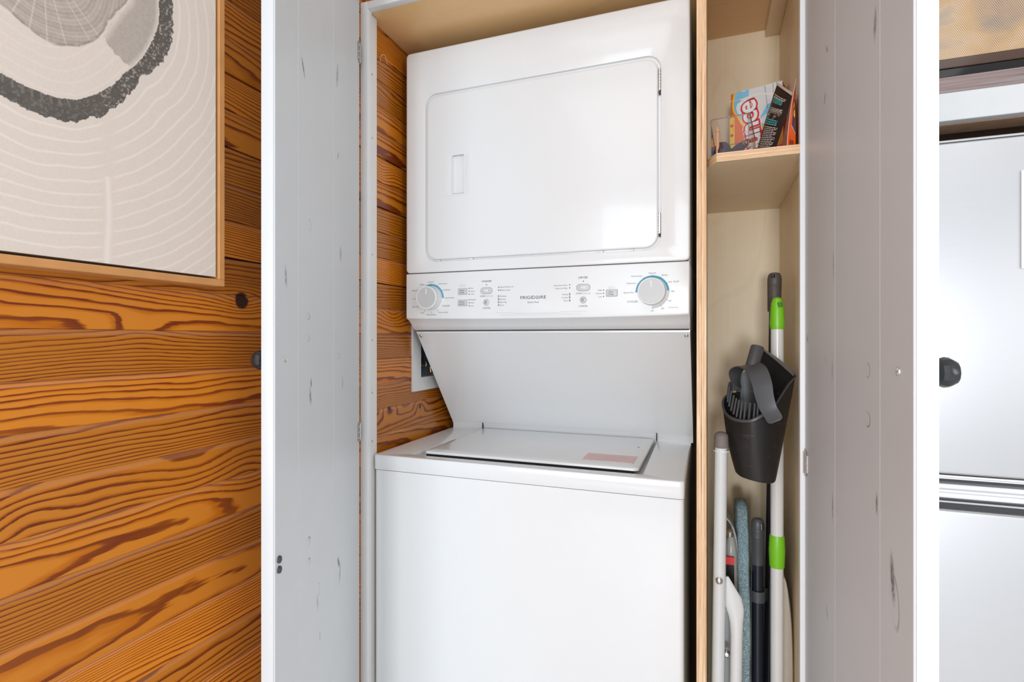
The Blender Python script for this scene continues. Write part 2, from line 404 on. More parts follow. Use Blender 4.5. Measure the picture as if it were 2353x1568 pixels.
b = BM(); box(b, WX+.0005, -.722, YF+.0172, 1.0557, .06, TOPZ-.001, .0015); cl = part('cleat', b, M_cleat)
for zz in (.455, .19, -.005, -.125, -.235, .60):
    b = BM(); lathe(b, [(0, 0), (.0022, 0), (.0024, .0006), (0, .0012)], 12, Matrix.Translation((-.722, 1.036, CH+zz)) @ Matrix.Rotation(PI/2, 4, 'Y'))
    ob('nail_head', b, M_steelD, cl)
b = BM(); box(b, WX+.001, XD0, YF+.017, 1.84, TOPZ, TOPZ+.012, .0005); part('top_panel', b, M_plytop)
ply_box('divider_panel', XD0, XD1, YF-.001, 1.84, .06, TOPZ+.012, M_ply, M_pex)
b = BM(); box(b, XR, XR+.016, YF+.017, YB+.012, .06, TOPZ+.012, .0006); part('side_panel', b, M_ply)
b = BM(); box(b, XD1, XR, YB, YB+.012, .06, TOPZ+.012); part('back_panel', b, M_ply)
b = BM(); box(b, XD1+.0002, XR-.0002, YF+.018, YB-.0002, CH+.7445, CH+.7565); part('ceiling_panel', b, M_plytop)
b = BM(); box(b, .1244, XR-.0003, YF+.02, YB-.0003, CH+.7268, CH+.7443, .001); part('corner_block', b, M_ply)
b = BM(); box(b, XD1+.0002, XR-.0002, YF+.002, YB-.0002, .06, .078); part('bottom_panel', b, M_ply)
b = BM(); box(b, WX+.002, XR, YF+.03, YF+.045, 0, .06); part('toe_kick', b, M_paint)
# shelf with a clipped front corner
SZ0, SZ1 = CH+.311, CH+.3265
b = BM(); prism(b, [(XD1+.0003, 1.0475), (.0105, YF+.001), (XR-.0003, YF+.001), (XR-.0003, YB-.0005), (XD1+.0003, YB-.0005)], 'Z', SZ0, SZ1)
bmesh.ops.recalc_face_normals(b, faces=b.faces)
for f in b.faces: f.material_index = 0 if abs(f.normal.z) > .7 else 1
shelf = part('shelf', b, [M_ply, M_pez])
b = BM(); tube(b, [(-.722+.0, 1.068, CH+.643)]+[Vector(p) for p in bez([at(875, 130, X=WX+.004), at(879, 126, X=WX+.006), at(884, 127, X=WX+.008), at(887, 136, X=WX+.006), at(890, 148, X=WX+.003)], 5)], .0006, 6)
tag(ob('wood_shaving', b, basic('pale_wood_splinter', (.8, .6, .38), .6)), 'thin curled pale splinter caught on the pine wall above the dryer corner', 'splinter')
# doors
def door(loc, ang, side, m, catch):
    """side=+1: inner face at local y=0 looking +y ; side=-1: inner face looking -y"""
    b = BM(); Z0, Z1 = -1.13, .752
    def yb(a, c): return (min(a*side, c*side), max(a*side, c*side))
    y0, y1 = yb(-.0195, -.0022); box(b, .0, .4398, y0, y1, Z0, Z1, .0012, 2)
    o = ob('door', b, m, None); o.parent = cab; o.location = Vector((loc[0], loc[1], CH))-cab.location; o.rotation_euler = (0, 0, ang)
    for a0, a1 in ((0, .1817), (.1824, .3550), (.3557, .4398)):
        b = BM(); y0, y1 = yb(-.0022, 0); box(b, a0, a1, y0, y1, Z0, Z1, .0007, 1); ob('door_board', b, m, o, local=True)
    # knob on the outer face
    b = BM(); K = Matrix.Translation((.4045, -.0195*side, -.032)) @ Matrix.Rotation(PI/2*side, 4, 'X')
    lathe(b, [(.0075, 0), (.0065, .007), (.0085, .010), (.0128, .0125), (.0143, .0165), (.0138, .0205), (.0105, .0260), (0, .0262)], 12, K)
    ob('knob', b, M_black, o, local=True, smooth=28)
    b = BM(); K = Matrix.Translation((.4055, 0, -.032)) @ Matrix.Rotation(-PI/2*side, 4, 'X')
    lathe(b, [(.0042, 0), (.0040, .0012), (.0022, .0020), (.0016, .0012), (0, .0012)], 16, K); ob('screw', b, M_chrome, o, local=True)
    for zz in ((.6565, .607), (-.1855, -.230)):
        b = BM(); y0, y1 = yb(.0, .0014)
        zt, zb_ = zz
        pts = [(-.004, zt), (.008, zt-.001), (.0165, zt-.008), (.0165, zb_+.008), (.008, zb_+.001), (-.004, zb_)]
        prism(b, pts, 'Y', y0, y1)
        tube(b, [(-.0045, .001*side, zt-.004), (-.0045, .001*side, zb_+.004)], .0022, 8)
        h = ob('hinge', b, M_steelD, o, local=True)
        b = BM()
        for q in (.22, .5, .78):
            lathe(b, [(.0021, 0), (.0019, .0006), (.0008, .0003), (0, .0003)], 10, Matrix.Translation((.009, .0014*side, zb_+(zt-zb_)*q)) @ Matrix.Rotation(-PI/2*side, 4, 'X'))
        g = ob('hinge_screws', b, M_chrome, h, local=True)
    if catch:
        for zz in (-.315, -.3295):
            b = BM(); lathe(b, [(.0052, 0), (.0050, .0028), (.0035, .0036), (0, .0036)], 14, Matrix.Translation((.4275, 0, zz)) @ Matrix.Rotation(-PI/2*side, 4, 'X'))
            ob('bumper_pad', b, M_rubber, o, local=True)
    return o
door((-.730, 1.0), math.atan2(-.932, .361), 1, M_doorL, True)
door((.149, 1.010), math.atan2(-.999, .046), -1, M_doorR, False)

# ------------------------------------------------------------------ stacked washer and dryer
lc = thing('laundry_center', (-.38, 1.4, 0), 'white stacked washer and dryer unit standing in the plywood closet', 'washer dryer')
def lp(name, bm, m, parent=lc, **k): return ob(name, bm, m, parent, **k)
YD = 1.166; DX0, DX1 = -.7124, -.0387
# dryer cabinet: body and front with a recessed door opening
b = BM()
prism(b, [(DX0+r*0, 0) for r in ()] or [(p[0], p[1]) for p in rr(DX0, DX1, YD+.0065, 1.80, .012, 4)], 'Z', CH+.1602, CH+.7084)
lp('dryer_cabinet', b, M_enamel)
b = BM()
plate(b, rr(DX0+.004, DX1-.004, CH+.1640, CH+.7046, .006, 3), [rr(-.6575, -.0975, CH+.1870, CH+.5975, .030, 8)], YD, YD+.020, lip=.0022)
# rounded outer rim
o1 = rr(DX0, DX1, CH+.1602, CH+.7084, .010, 3); o0 = rr(DX0+.004, DX1-.004, CH+.1640, CH+.7046, .006, 3); om = rr(DX0+.0012, DX1-.0012, CH+.1612, CH+.7072, .009, 3)
loft(b, [[(x, YD, z) for x, z in o0], [(x, YD+.0012, z) for x, z in om], [(x, YD+.005, z) for x, z in o1], [(x, YD+.02, z) for x, z in o1]], close=True)
box(b, -.66, -.095, YD+.0195, YD+.0205, CH+.185, CH+.60)
lp('dryer_front', b, M_enamel)
# dryer door
b = BM(); HX0, HX1, HZ0, HZ1 = -.5858, -.5483, CH+.3470, CH+.4392
DO = rr(-.6525, -.1028, CH+.1910, CH+.5910, .027, 8)
DI = rr(-.6525+.0035, -.1028-.0035, CH+.1945, CH+.5875, .0235, 8); DM = rr(-.6525+.001, -.1028-.001, CH+.192, CH+.590, .026, 8)
plate(b, DI, [rr(HX0-.0015, HX1+.0015, HZ0-.0015, HZ1+.0015, .007, 5)], YD-.0015, YD+.001)
loft(b, [[(x, YD-.0015, z) for x, z in DI], [(x, YD-.0005, z) for x, z in DM], [(x, YD+.002, z) for x, z in DO], [(x, YD+.011, z) for x, z in DO]], close=True)
dd = lp('dryer_door', b, M_enamel)
b = BM()
plate(b, rr(-.6052, -.5372, CH+.3418, CH+.4476, .011, 6), [rr(HX0, HX1, HZ0, HZ1, .006, 5)], YD-.0024, YD-.0013, lip=.0012)
rows = []
for k in range(9):                                     # scooped pocket
    a = k/8; x = HX0+(HX1-HX0)*a; y = YD-.0013+.017*math.sin(PI*min(1, a*1.15+.0))**.6 if 0 < a < 1 else YD-.0013
    rows.append([(x, y, HZ0+.0005), (x, y, HZ1-.0005)])
g = loft(b, rows)
b.faces.new([r[0] for r in g]); b.faces.new([r[1] for r in g])
ob('handle_recess', b, M_plastic, dd)
for z1, z0_ in ((.5664, .5198), (.2631, .2202)):
    b = BM(); n = 7
    for i in range(n):
        a = z0_+(z1-z0_)*i/n; tube(b, [(-.0995, YD-.0008, CH+a+.0003), (-.0995, YD-.0008, CH+a+(z1-z0_)/n-.0004)], .0030, 10)
    box(b, -.1028, -.0992, YD+.0005, YD+.0015, CH+z0_, CH+z1); ob('hinge', b, M_chrome, dd)
    b = BM(); box(b, -.1015, -.0978, YD+.0004, YD+.006, CH+z0_-.007, CH+z0_-.0005, .0008); ob('hinge_stop', b, M_gap, dd)
for x, wd in ((-.622, .008), (-.535, .010), (-.225, .012), (-.157, .006)):
    b = BM(); box(b, x-wd/2, x+wd/2, YD-.0008, YD+.004, CH+.1865, CH+.1905, .001); ob('door_clip', b, M_plastic, dd)
# console with a soft drooping lower edge
b = BM(); rows = []; nx = 24
def conprof(x):
    u = (x-(DX0+.002))/((DX1-.001)-(DX0+.002)); s = max(0, 1-abs(2*u-1)**2.4)
    zb = .0475-.0038*s
    return [(1.80, .1592), (YD+.004, .1592), (YD+.0012, .1588), (YD-.0002, .1572), (YD-.0006, .150), (YD-.0006, zb+.006), (YD+.0002, zb+.0018), (YD+.0035, zb-.0005), (YD+.012, zb-.004), (YD+.024, zb-.014), (YD+.036, .0215), (YD+.052, .0185), (1.23, .0185), (1.80, .0185)]
for i in range(nx+1):
    e = i/nx; x = DX0+.002+(DX1-.001-DX0-.002)*e
    rows.append([(x, y, CH+z) for y, z in conprof(x)])
g = loft(b, rows); b.faces.new(g[0]); b.faces.new(g[-1][::-1])
ed = [e for e in b.edges if all(abs(v.co.x-g[-1][0].co.x) < 1e-5 for v in e.verts) and max(v.co.y for v in e.verts) < 1.3]
bmesh.ops.bevel(b, geom=ed, offset=.010, segments=4, profile=.5, affect='EDGES', clamp_overlap=True)
con = lp('control_console', b, M_plastic)
b = BM(); box(b, DX0+.003, DX1-.003, YD+.003, 1.79, CH+.1585, CH+.1605); ob('seam', b, M_gap, con)
# legends
PT = lambda x, z, dy=0: Matrix.Translation((x, YD-.0009-dy, CH+z)) @ RX
def words(name, items, m, parent=con):
    b = BM()
    for it in items:
        s, x, z = it[:3]; cap = s.isupper()
        wd = it[3] if len(it) > 3 else (.0034 if cap else .00235)*len(s); h = it[4] if len(it) > 4 else (.0037 if cap else .0031)
        al = it[5] if len(it) > 5 else 'CENTER'
        text(b, s, PT(x, z), wd, h, al)
    return ob(name, b, m, parent, smooth=0)
H = .0031
words('washer_legend', [('Normal', -.6413, .1376), ('Activewear', -.6090, .1322), ('Delicates', -.5984, .1170, .019), ('Quick Wash', -.5908, .0973), ('Bulky', -.6661, .1320), ('Heavy Soil', -.6851, .1176, .021), ('Color', -.6875, .0971),
    ('Light Soil', -.6851, .0777, .0185), ('Soak', -.6655, .0622), ('Rinse & Spin', -.6406, .0570, .0245), ('Drain & Spin', -.6078, .0624, .0255), ('Hot', -.5354, .1186, .007, H, 'LEFT'), ('Warm', -.5354, .1113, .0105, H, 'LEFT'),
    ('Cold', -.5354, .1046, .009, H, 'LEFT'), ('MaxFill', -.5354, .0911, .0135, H, 'LEFT'), ('Med', -.5354, .0839, .009, H, 'LEFT'), ('Low', -.5354, .0766, .008, H, 'LEFT'),
    ('Close Washer Lid', -.6014+.1405, .1188, .0335, H, 'LEFT'), ('Balance Load', -.4609, .1116, .0255, H, 'LEFT'), ('Washing', -.4609, .0975, .0165, H, 'LEFT'), ('Rinsing', -.4609, .0905, .0148, H, 'LEFT'), ('Spinning', -.4609, .0836, .0175, H, 'LEFT'),
    ('Done', -.4609, .0768, .0105, H, 'LEFT'), ('Quiet Pack', -.3786, .0819, .0275, .0038)], M_inkl)
words('dryer_legend', [('Normal', -.1146, .1373), ('Activewear', -.1471, .1320), ('Delicates', -.1585, .1171, .019), ('Quick Dry', -.1641, .0973, .021), ('Bulky', -.0889, .1322), ('Air Fluff', -.0714, .1176), ("90'", -.0727, .0972, .007), ("60'", -.0784, .0777, .007),
    ("30'", -.0933, .0618, .007), ("15'", -.1146, .0570, .006), ('Time Dry', -.0719, .0639, .0205), ('Close Dryer Door', -.2978, .1179, .0325, H, 'RIGHT'), ('Clean Lint Filter', -.2978, .1112, .029, H, 'RIGHT'), ('Drying', -.2978, .0975, .0125, H, 'RIGHT'),
    ('Cooling', -.2978, .0904, .014, H, 'RIGHT'), ('Done', -.2978, .0835, .0095, H, 'RIGHT'), ('High', -.2212, .1045, .009, H, 'RIGHT'), ('Normal', -.2212, .0974, .0135, H, 'RIGHT'), ('Low', -.2212, .0902, .0075, H, 'RIGHT')], M_inkl)
words('heading_legend', [('WASHER', -.4938, .1338, .0256, .0046), ('START', -.5032, .0987, .0145, .0035), ('CANCEL', -.4938, .0707, .0195, .0036), ('CYCLES', -.6008, .0781, .0195, .0036), ('DRYER', -.2627, .1335, .0205, .0048),
    ('START', -.2718, .0984, .0145, .0035), ('CANCEL', -.2627, .0706, .0200, .0036), ('CYCLES', -.1562, .0778, .0215, .0040), ('FRIGID\u0394IRE', -.3788, .0930, .0610, .0074)], M_ink)
words('pale_legend', [('PAUSE', -.4848, .0987, .0145, .0035), ('|', -.4935, .0987, .0006, .0045), ('PAUSE', -.2536, .0982, .0145, .0035), ('|', -.2625, .0984, .0006, .0045)], M_inkp)
words('faint_legend', [('Hold 3s for', -.5560, .1272, .014, .0018), ('Diagnostics', -.5560, .1243, .0165, .0018), ('Hold 3s for', -.2003, .1113, .0135, .0018), ('Diagnostics', -.2003, .1084, .0165, .0018)], M_inkp)
# status lamps
b = BM()
for x, z in [(-.5388, .1183), (-.5388, .1113), (-.5388, .1044), (-.5388, .0909), (-.5388, .0839), (-.5388, .0768), (-.4941, .1251), (-.4636, .1184), (-.4636, .1116), (-.4636, .0976), (-.4636, .0905), (-.4636, .0836), (-.4636, .0767),
             (-.2625, .1251), (-.2933, .1182), (-.2933, .1114), (-.2933, .0975), (-.2933, .0904), (-.2933, .0834), (-.2176, .1042), (-.2176, .0974), (-.2176, .0904)]:
    lathe(b, [(.0012, -.0002), (.0011, .0006), (0, .0007)], 10, Matrix.Translation((x, YD-.0008, CH+z)) @ RX)
ob('indicator_lamps', b, M_ink, con)
for x, z0_, z1 in ((-.4636, .0735, .1010), (-.2933, .0800, .1010)):
    b = BM(); pillow(b, x-.0019, x+.0019, CH+z0_, CH+z1, .0018, YD-.0010, YD, .0003); ob('lamp_strip', b, M_greylight, con)
# dials
def dial(cx, cz, arc0, arc1, ticks, grey=None):
    b = BM(); K = Matrix.Translation((cx, YD-.0006, CH+cz)) @ RX
    lathe(b, [(.0292, 0), (.0290, .006), (.0280, .0085), (.0276, .0200), (.0282, .0225), (.0277, .0248), (.0262, .0256), (.0250, .0252)], 48, K)
    o = ob('dial', b, M_plastic, con)
    b = BM(); lathe(b, [(.0252, .0235), (.0252, .0250), (.0245, .0256), (0, .0256)], 48, K); ob('dial_face', b, M_greyplas, o)
    b = BM(); box(b, cx-.0011, cx+.0011, YD-.0267, YD-.0255, CH+cz+.0085, CH+cz+.0215, .0003, 1); ob('pointer_mark', b, M_white, o)
    def arc(bm, r0, r1, a0, a1, dy):
        n = 40; rows = [[(cx+r*math.cos(math.radians(a0+(a1-a0)*i/n)), YD-.0008-dy, CH+cz+r*math.sin(math.radians(a0+(a1-a0)*i/n))) for r in (r0, r1)] for i in range(n+1)]
        loft(bm, rows)
    b = BM(); arc(b, .0300, .0348, arc0, arc1, 0); ob('cycle_arc', b, M_blue, con)
    if grey: b = BM(); arc(b, .0300, .0348, grey[0], grey[1], 0); ob('timer_arc', b, basic('light_grey_arc_ink', (.66, .66, .66), .6), con)
    b = BM()
    for a in ticks:
        a = math.radians(a); u = Vector((math.cos(a), 0, math.sin(a))); v = Vector((-u.z, 0, u.x))*.00022; c = Vector((cx, YD-.0011, CH+cz))
        b.faces.new([b.verts.new(p) for p in (c+u*.032+v, c+u*.0378+v, c+u*.0378-v, c+u*.032-v)])
    ob('tick_marks', b, M_inkl, con, smooth=0)
dial(-.6413, .0973, 0, 118, (90, 60, 30, 0, -60, -90, -120, 120, 150))
dial(-.1146, .0973, 3, 180, (90, 60, 120, 150, 30, 180, 0, -30, -60, -90), (-90, 0))
# buttons
def btn(x0, x1, z0_, z1, r, m=M_greylight, name='button'):
    b = BM(); pillow(b, x0-.0006, x1+.0006, CH+z0_-.0006, CH+z1+.0006, r+.0005, YD-.0007, YD+.002, .0001); t = ob('button_surround', b, M_inkp, con)
    b = BM(); pillow(b, x0, x1, CH+z0_, CH+z1, r, YD-.0032, YD, .0014); return ob(name, b, m, con)
for x in (-.4943, -.2628):
    o = btn(x-.0152, x+.0152, .1040, .1187, .0073)
    b = BM(); z = .1114
    b.faces.new([b.verts.new((x-.004+p, YD-.0034, CH+z+q)) for p, q in ((0, .0033), (.0042, 0), (0, -.0033))])
    for q in (.003, .0055): b.faces.new([b.verts.new((x-.002+q+p, YD-.0034, CH+z+r_)) for p, r_ in ((0, .0033), (.0014, .0033), (.0014, -.0033), (0, -.0033))])
    ob('play_pause_symbol', b, M_white, o, smooth=0)
    b = BM(); K = Matrix.Translation((x, YD-.0006, CH+.0840)) @ RX
    lathe(b, [(.0077, 0), (.0074, .0022), (.0066, .0027), (0, .0027)], 28, K); c = ob('button', b, M_greylight, con)
    b = BM()
    for a in (45, -45): box(b, -.0047, .0047, -.0001, .0001, -.0003, .0003, M=Matrix.Translation((x-.0004, YD-.0036, CH+.0840)) @ Matrix.Rotation(math.radians(a), 4, 'Y'))
    ob('cross_symbol', b, M_ink, c, smooth=0)
for x0, x1, z, t in ((-.5682, -.5442, .1112, ('Wash', 'Temp')), (-.5682, -.5442, .0840, ('Water', 'Level')), (-.2121, -.1878, .0974, ('Dry', 'Temp'))):
    o = btn(x0, x1, z-.0072, z+.0072, .0014); xc = (x0+x1)/2-.001; b = BM()
    for s, dz in zip(t, (.0025, -.0025)): text(b, s, PT(xc, z+dz, .0026), .0028*len(s), .0034)
    ob('lettering', b, M_ink, o, smooth=0)
# dotted decorative strip under the brand
b = BM()
def quad(bm, pts): bm.faces.new([bm.verts.new(p) for p in pts])
for x0, z0_, x1, z1 in ((-.470, .0592, -.428, .0592), (-.428, .0592, -.4235, .0570), (-.4235, .0570, -.318, .0570), (-.318, .0570, -.3135, .0592), (-.3135, .0592, -.255, .0592)):
    quad(b, [(x0, YD-.0009, CH+z0_), (x1, YD-.0009, CH+z1), (x1, YD-.0009, CH+z1-.0004), (x0, YD-.0009, CH+z0_-.0004)])
for r_ in range(2):
    for i in range(64):
        x = -.459+i*.00305; z = .0552-r_*.0026
        quad(b, [(x, YD-.0009, CH+z), (x+.0009, YD-.0009, CH+z), (x+.0009, YD-.0009, CH+z-.0009), (x, YD-.0009, CH+z-.0009)])
ob('dotted_strip', b, M_inkp, con, smooth=0)
# sloping splash panel between dryer and washer top
Ya, Za, Yb2, Zb2 = 1.2165, .0150, 1.424, -.2440
b = BM(); X0, X1 = -.7105, -.0405
pr = [(1.2145, .0185), (1.2145, .0125), (Ya+.002, .0095), (Yb2-.003, Zb2), (Yb2+.001, Zb2-.006), (Yb2+.0015, -.2647), (1.80, -.2647), (1.80, .0185)]
prism(b, [(y, CH+z) for y, z in pr], 'X', X0, X1); lp('splash_panel', b, M_enamel)
b = BM(); box(b, X0+.002, X1-.002, 1.2120, 1.2150, CH+.0168, CH+.0188); lp('shadow_gap', b, M_gap)
for x in (-.7014, -.0486):
    b = BM(); n_ = Vector((0, -.26, -.207)).normalized(); K = Matrix.Translation((x, 1.2205, CH+.0055)) @ n_.to_track_quat('Z', 'Y').to_matrix().to_4x4()
    lathe(b, [(.0046, 0), (.0044, .0018), (.003, .0028), (.0012, .0018), (0, .0018)], 16, K); lp('screw', b, M_chrome)
# washer body
WY = 1.035; WX0, WX1 = -.7186, -.0443
b = BM(); prism(b, rr(WX0+.002, WX1-.0012, WY+.002, 1.80, .009, 5), 'Z', .02, CH-.2990); lp('washer_cabinet', b, M_enamel)
b = BM(); box(b, WX0+.004, WX1-.003, WY+.0075, 1.78, CH-.3005, CH-.2975); lp('cabinet_seam', b, M_gap)
# top deck with lid well
wl = [(-.6385, 1.066), (-.1235, 1.066), (-.1285, 1.423), (-.6100, 1.423)]
def tall(pts, r, n=4):   # rounded polygon
    out = []; m_ = len(pts)
    for i in range(m_):
        p0, p, p1 = Vector(pts[i-1]), Vector(pts[i]), Vector(pts[(i+1) % m_]); a = (p0-p).normalized(); c = (p1-p).normalized()
        for k in range(n+1):
            t = k/n; A = p+a*r; B = p+c*r; out.append(tuple(A*(1-t)**2+p*2*t*(1-t)+B*t*t))
    return out
ZT = CH-.2646
MZ = Matrix(((1, 0, 0, 0), (0, 0, 1, 0), (0, -1, 0, 0), (0, 0, 0, 1)))     # (x,y,z)->(x,z,-y): plate facing -Y becomes facing +Z
b = BM()
plate(b, rr(WX0+.003, WX1-.003, WY+.003, 1.46, .006, 4), [tall(wl, .010)], -ZT, -(ZT-.012), lip=.003, M=MZ)
o0 = rr(WX0+.003, WX1-.003, WY+.003, 1.46, .006, 4); om = rr(WX0+.0008, WX1-.0008, WY+.0008, 1.462, .008, 4); o1 = rr(WX0, WX1, WY, 1.463, .009, 4)
loft(b, [[(x, y, ZT) for x, y in o0], [(x, y, ZT-.0008) for x, y in om], [(x, y, ZT-.003) for x, y in o1], [(x, y, CH-.2965) for x, y in o1], [(x, y, CH-.2978) for x, y in om], [(x, y, CH-.2978) for x, y in o0]], close=True)
deck = lp('washer_top', b, M_enamel)
b = BM(); prism(b, [(p[0], p[1]) for p in tall([(-.642, 1.060), (-.120, 1.060), (-.124, 1.43), (-.614, 1.43)], .01)], 'Z', ZT-.0135, ZT-.0115); ob('lid_well', b, M_enamel, deck)
b = BM(); box(b, -.6135, -.146, 1.0915, 1.12, ZT-.0112, ZT+.0002, .0003, 1); box(b, -.613, -.150, 1.0705, 1.094, ZT-.0113, ZT-.0108); ob('finger_slot_shade', b, M_gap, deck)  # black blocks standing in for the shade under the lid's front edge
# lid: slightly crowned, rounded edge
b = BM(); LX0, LX1, LY0, LY1 = -.6165, -.1335, 1.086, 1.4215; nx, ny = 24, 16
def lidpt(u, v, e):
    x = LX0+(LX1-LX0)*u; y = LY0+(LY1-LY0)*v
    return (x, y, ZT+.0062+.0035*math.sin(PI*min(1, max(0, u)))*(1-v*.4))
L = []
out = rr(LX0, LX1, LY0, LY1, .010, 4)
for i, dz in ((.0, -.0062), (.0, -.004), (.0012, -.0012), (.0045, 0)):
    L.append([(x, y, ZT+.0058+dz) for x, y in rr(LX0+i, LX1-i, LY0+i, LY1-i, .010-i*.6, 4)])
i = .02; L.append([(x, y, ZT+.0075) for x, y in rr(LX0+i, LX1-i, LY0+i, LY1-i, .004, 4)])
g = loft(b, L, close=True); b.faces.new(g[0]); b.faces.new(g[-1])
lid = ob('washer_lid', b, M_enamel, deck)
lid.parent = lc; 
b = BM(); box(b, -.2555, -.1480, 1.1190, 1.1850, ZT+.0075, ZT+.0078)
def label_mat():
    m = N('red_warning_sticker_sheen'); s = m.n('ShaderNodeSeparateXYZ', {0: m.obj()})
    m.link(m.mix(m.noise(m.obj(), 60, 2), (.70, .38, .37), (.74, .46, .44)), 'Base Color'); m.set(.25); return m.m  # red painted pinker for the glancing reflection on the label
lab = ob('warning_label', b, label_mat(), lid)
b = BM(); MT = lambda x, y: Matrix.Translation((x, y, ZT+.0080))
text(b, 'DO NOT FORCE OPEN', MT(-.2010, 1.1245), .080, .0055)
for i, s in enumerate(('Lid locks during spin. If the lid is locked when', 'the cycle is over wait for the drum to stop', 'before opening. To unlock the lid press the', 'cancel button and wait up to three minutes', 'for the lid lock to release completely')):
    text(b, s, MT(-.2010, 1.1345+i*.0092), .092-.006*(i % 2), .0034)
b2 = ob('label_lettering', b, M_white, lid, smooth=0)
b = BM(); lathe(b, [(.0018, 0), (.0018, .0006), (0, .0006)], 10, Matrix.Translation((-.158, 1.287, ZT+.0076))); ob('lid_dot', b, M_gap, lid)
# split corners beside the lid at the foot of the splash panel
for x in (-.6145, -.1290):
    b = BM(); box(b, x-.0012, x+.0012, Yb2-.004, Yb2+.004, ZT+.0005, CH-.2440, M=None); lp('corner_split', b, M_gap)

# ------------------------------------------------------------------ recessed outlet box on the board wall
oz = thing('outlet_box', (WX, 1.36, CH-.14), 'white recessed plumbing outlet box on the pine wall beside the splash panel', 'outlet box')
b = BM(); RM = Matrix.Rotation(PI/2, 4, 'Z')      # (x,y,z)->(-y,x,z): plate facing -Y becomes facing +X
plate(b, [(1.2338, CH-.142), (1.2338, CH+.13), (1.50, CH+.13), (1.50, CH-.142)], [[(OY0+.0008, OZ0+.0008), (OY1-.0008, OZ0+.0008), (OY1-.0008, OZ1-.0008), (OY0+.0008, OZ1-.0008)]], -(WX+.006), -(WX+.0003), lip=.0005, M=RM)
ob('faceplate', b, M_plastic, oz)
b = BM()
y0, y1, q0, q1 = OY0+.001, OY1-.001, OZ0+.001, OZ1-.001
for pts in ([(-.835, y0, q0), (-.835, y1, q0), (-.835, y1, q1), (-.835, y0, q1)], [(-.835, y0, q0), (WX, y0, q0), (WX, y0, q1), (-.835, y0, q1)], [(-.835, y1, q0), (WX, y1, q0), (WX, y1, q1), (-.835, y1, q1)],
            [(-.835, y0, q0), (WX, y0, q0), (WX, y1, q0), (-.835, y1, q0)], [(-.835, y0, q1), (WX, y0, q1), (WX, y1, q1), (-.835, y1, q1)]): quad(b, pts)
ob('box_liner', b, basic('grey_outlet_box_plastic', (.70, .69, .69), .5), oz, smooth=0)
M_hose = basic('blue_grey_corrugated_hose', (.27, .34, .42), .45)
b = BM(); A, B = at(974, 868, X=-.778), at(984, 800, X=-.772); C2 = at(990, 740, X=-.768)
pts = [A.lerp(B, i/24) for i in range(25)]+[B.lerp(C2, i/14) for i in range(1, 15)]; tube(b, pts, [(.0205-.0145*min(1, i/30))*(1 if i % 2 else .88) for i in range(len(pts))], 16); ob('drain_hose', b, M_hose, oz)
b = BM(); v0, v1 = at(961, 838, X=-.752), at(1004, 835, X=-.752); tube(b, [v0, v0.lerp(v1, .28), v0.lerp(v1, .29), v0.lerp(v1, .42), v0.lerp(v1, .43), v1], [.0072, .0072, .0088, .0088, .0072, .0070], 14)
ob('valve', b, basic('nickel_valve', (.62, .56, .48), .3, 1), oz)
b = BM(); v0, v1 = at(990, 855, X=-.750), at(989, 843, X=-.750); tube(b, [v0, v1], [.0062, .0045], 12); ob('brass_nut', b, M_brass, oz)
b = BM(); v0 = at(997, 864, X=-.752); lathe(b, [(0, 0), (.014, 0), (.015, .003), (.010, .007), (0, .008)], 20, Matrix.Translation(v0)); ob('white_cap', b, M_white, oz)

# ------------------------------------------------------------------ framed print on the board wall
AX = -.701
FY0, FY1, FZ0, FZ1 = .085, .6200, CH+.0785, CH+.825
fp = thing('framed_print', (WX, (FY0+FY1)/2, FZ0), 'large framed tree ring print in a thin light oak frame on the pine wall', 'picture')
def rail(y0, y1, z0_, z1):
    b = BM(); box(b, WX+.001, -.698, y0, y1, z0_, z1, .0008, 1); return b
FW = .0103
ob('frame_rail', rail(FY0, FY1, FZ0, FZ0+FW), M_canvaswood, fp); ob('frame_rail', rail(FY0, FY1, FZ1-FW, FZ1), M_canvaswood, fp)
ob('frame_rail', rail(FY1-FW, FY1, FZ0+FW, FZ1-FW), M_canvaswood, fp); ob('frame_rail', rail(FY0, FY0+FW, FZ0+FW, FZ1-FW), M_canvaswood, fp)
b = BM(); box(b, WX+.002, WX+.006, FY0+.005, FY1-.005, FZ0+.005, FZ1-.005); ob('backing_board', b, M_dark, fp)
# printed canvas: fine grid carrying the print as a colour attribute
G = .0035; cy0, cy1, cz0, cz1 = FY0+FW+G, FY1-FW-G, FZ0+FW+G, FZ1-FW-G
ys = np.concatenate([np.linspace(cy0, .335, 40, endpoint=False), np.linspace(.335, cy1, 300)])
zs = np.concatenate([np.linspace(cz0, CH+.49, 400, endpoint=False), np.linspace(CH+.49, cz1, 100)])
Yg, Zg = np.meshgrid(ys, zs, indexing='ij'); zz = Zg-CH
rng = np.random.RandomState(3)
def vnoise(a, c, s, seed=0):
    r = np.random.RandomState(seed); T = r.rand(97, 97); u = a*s; v = c*s
    i = np.floor(u).astype(int); j = np.floor(v).astype(int); fu = u-i; fv = v-j; fu = fu*fu*(3-2*fu); fv = fv*fv*(3-2*fv); g = lambda p, q: T[p % 97, q % 97]
    return (g(i, j)*(1-fu)+g(i+1, j)*fu)*(1-fv)+(g(i, j+1)*(1-fu)+g(i+1, j+1)*fu)*fv
def fbm(a, c, s, seed=0): return .5*vnoise(a, c, s, seed)+.3*vnoise(a, c, s*2.1, seed+1)+.2*vnoise(a, c, s*4.3, seed+2)
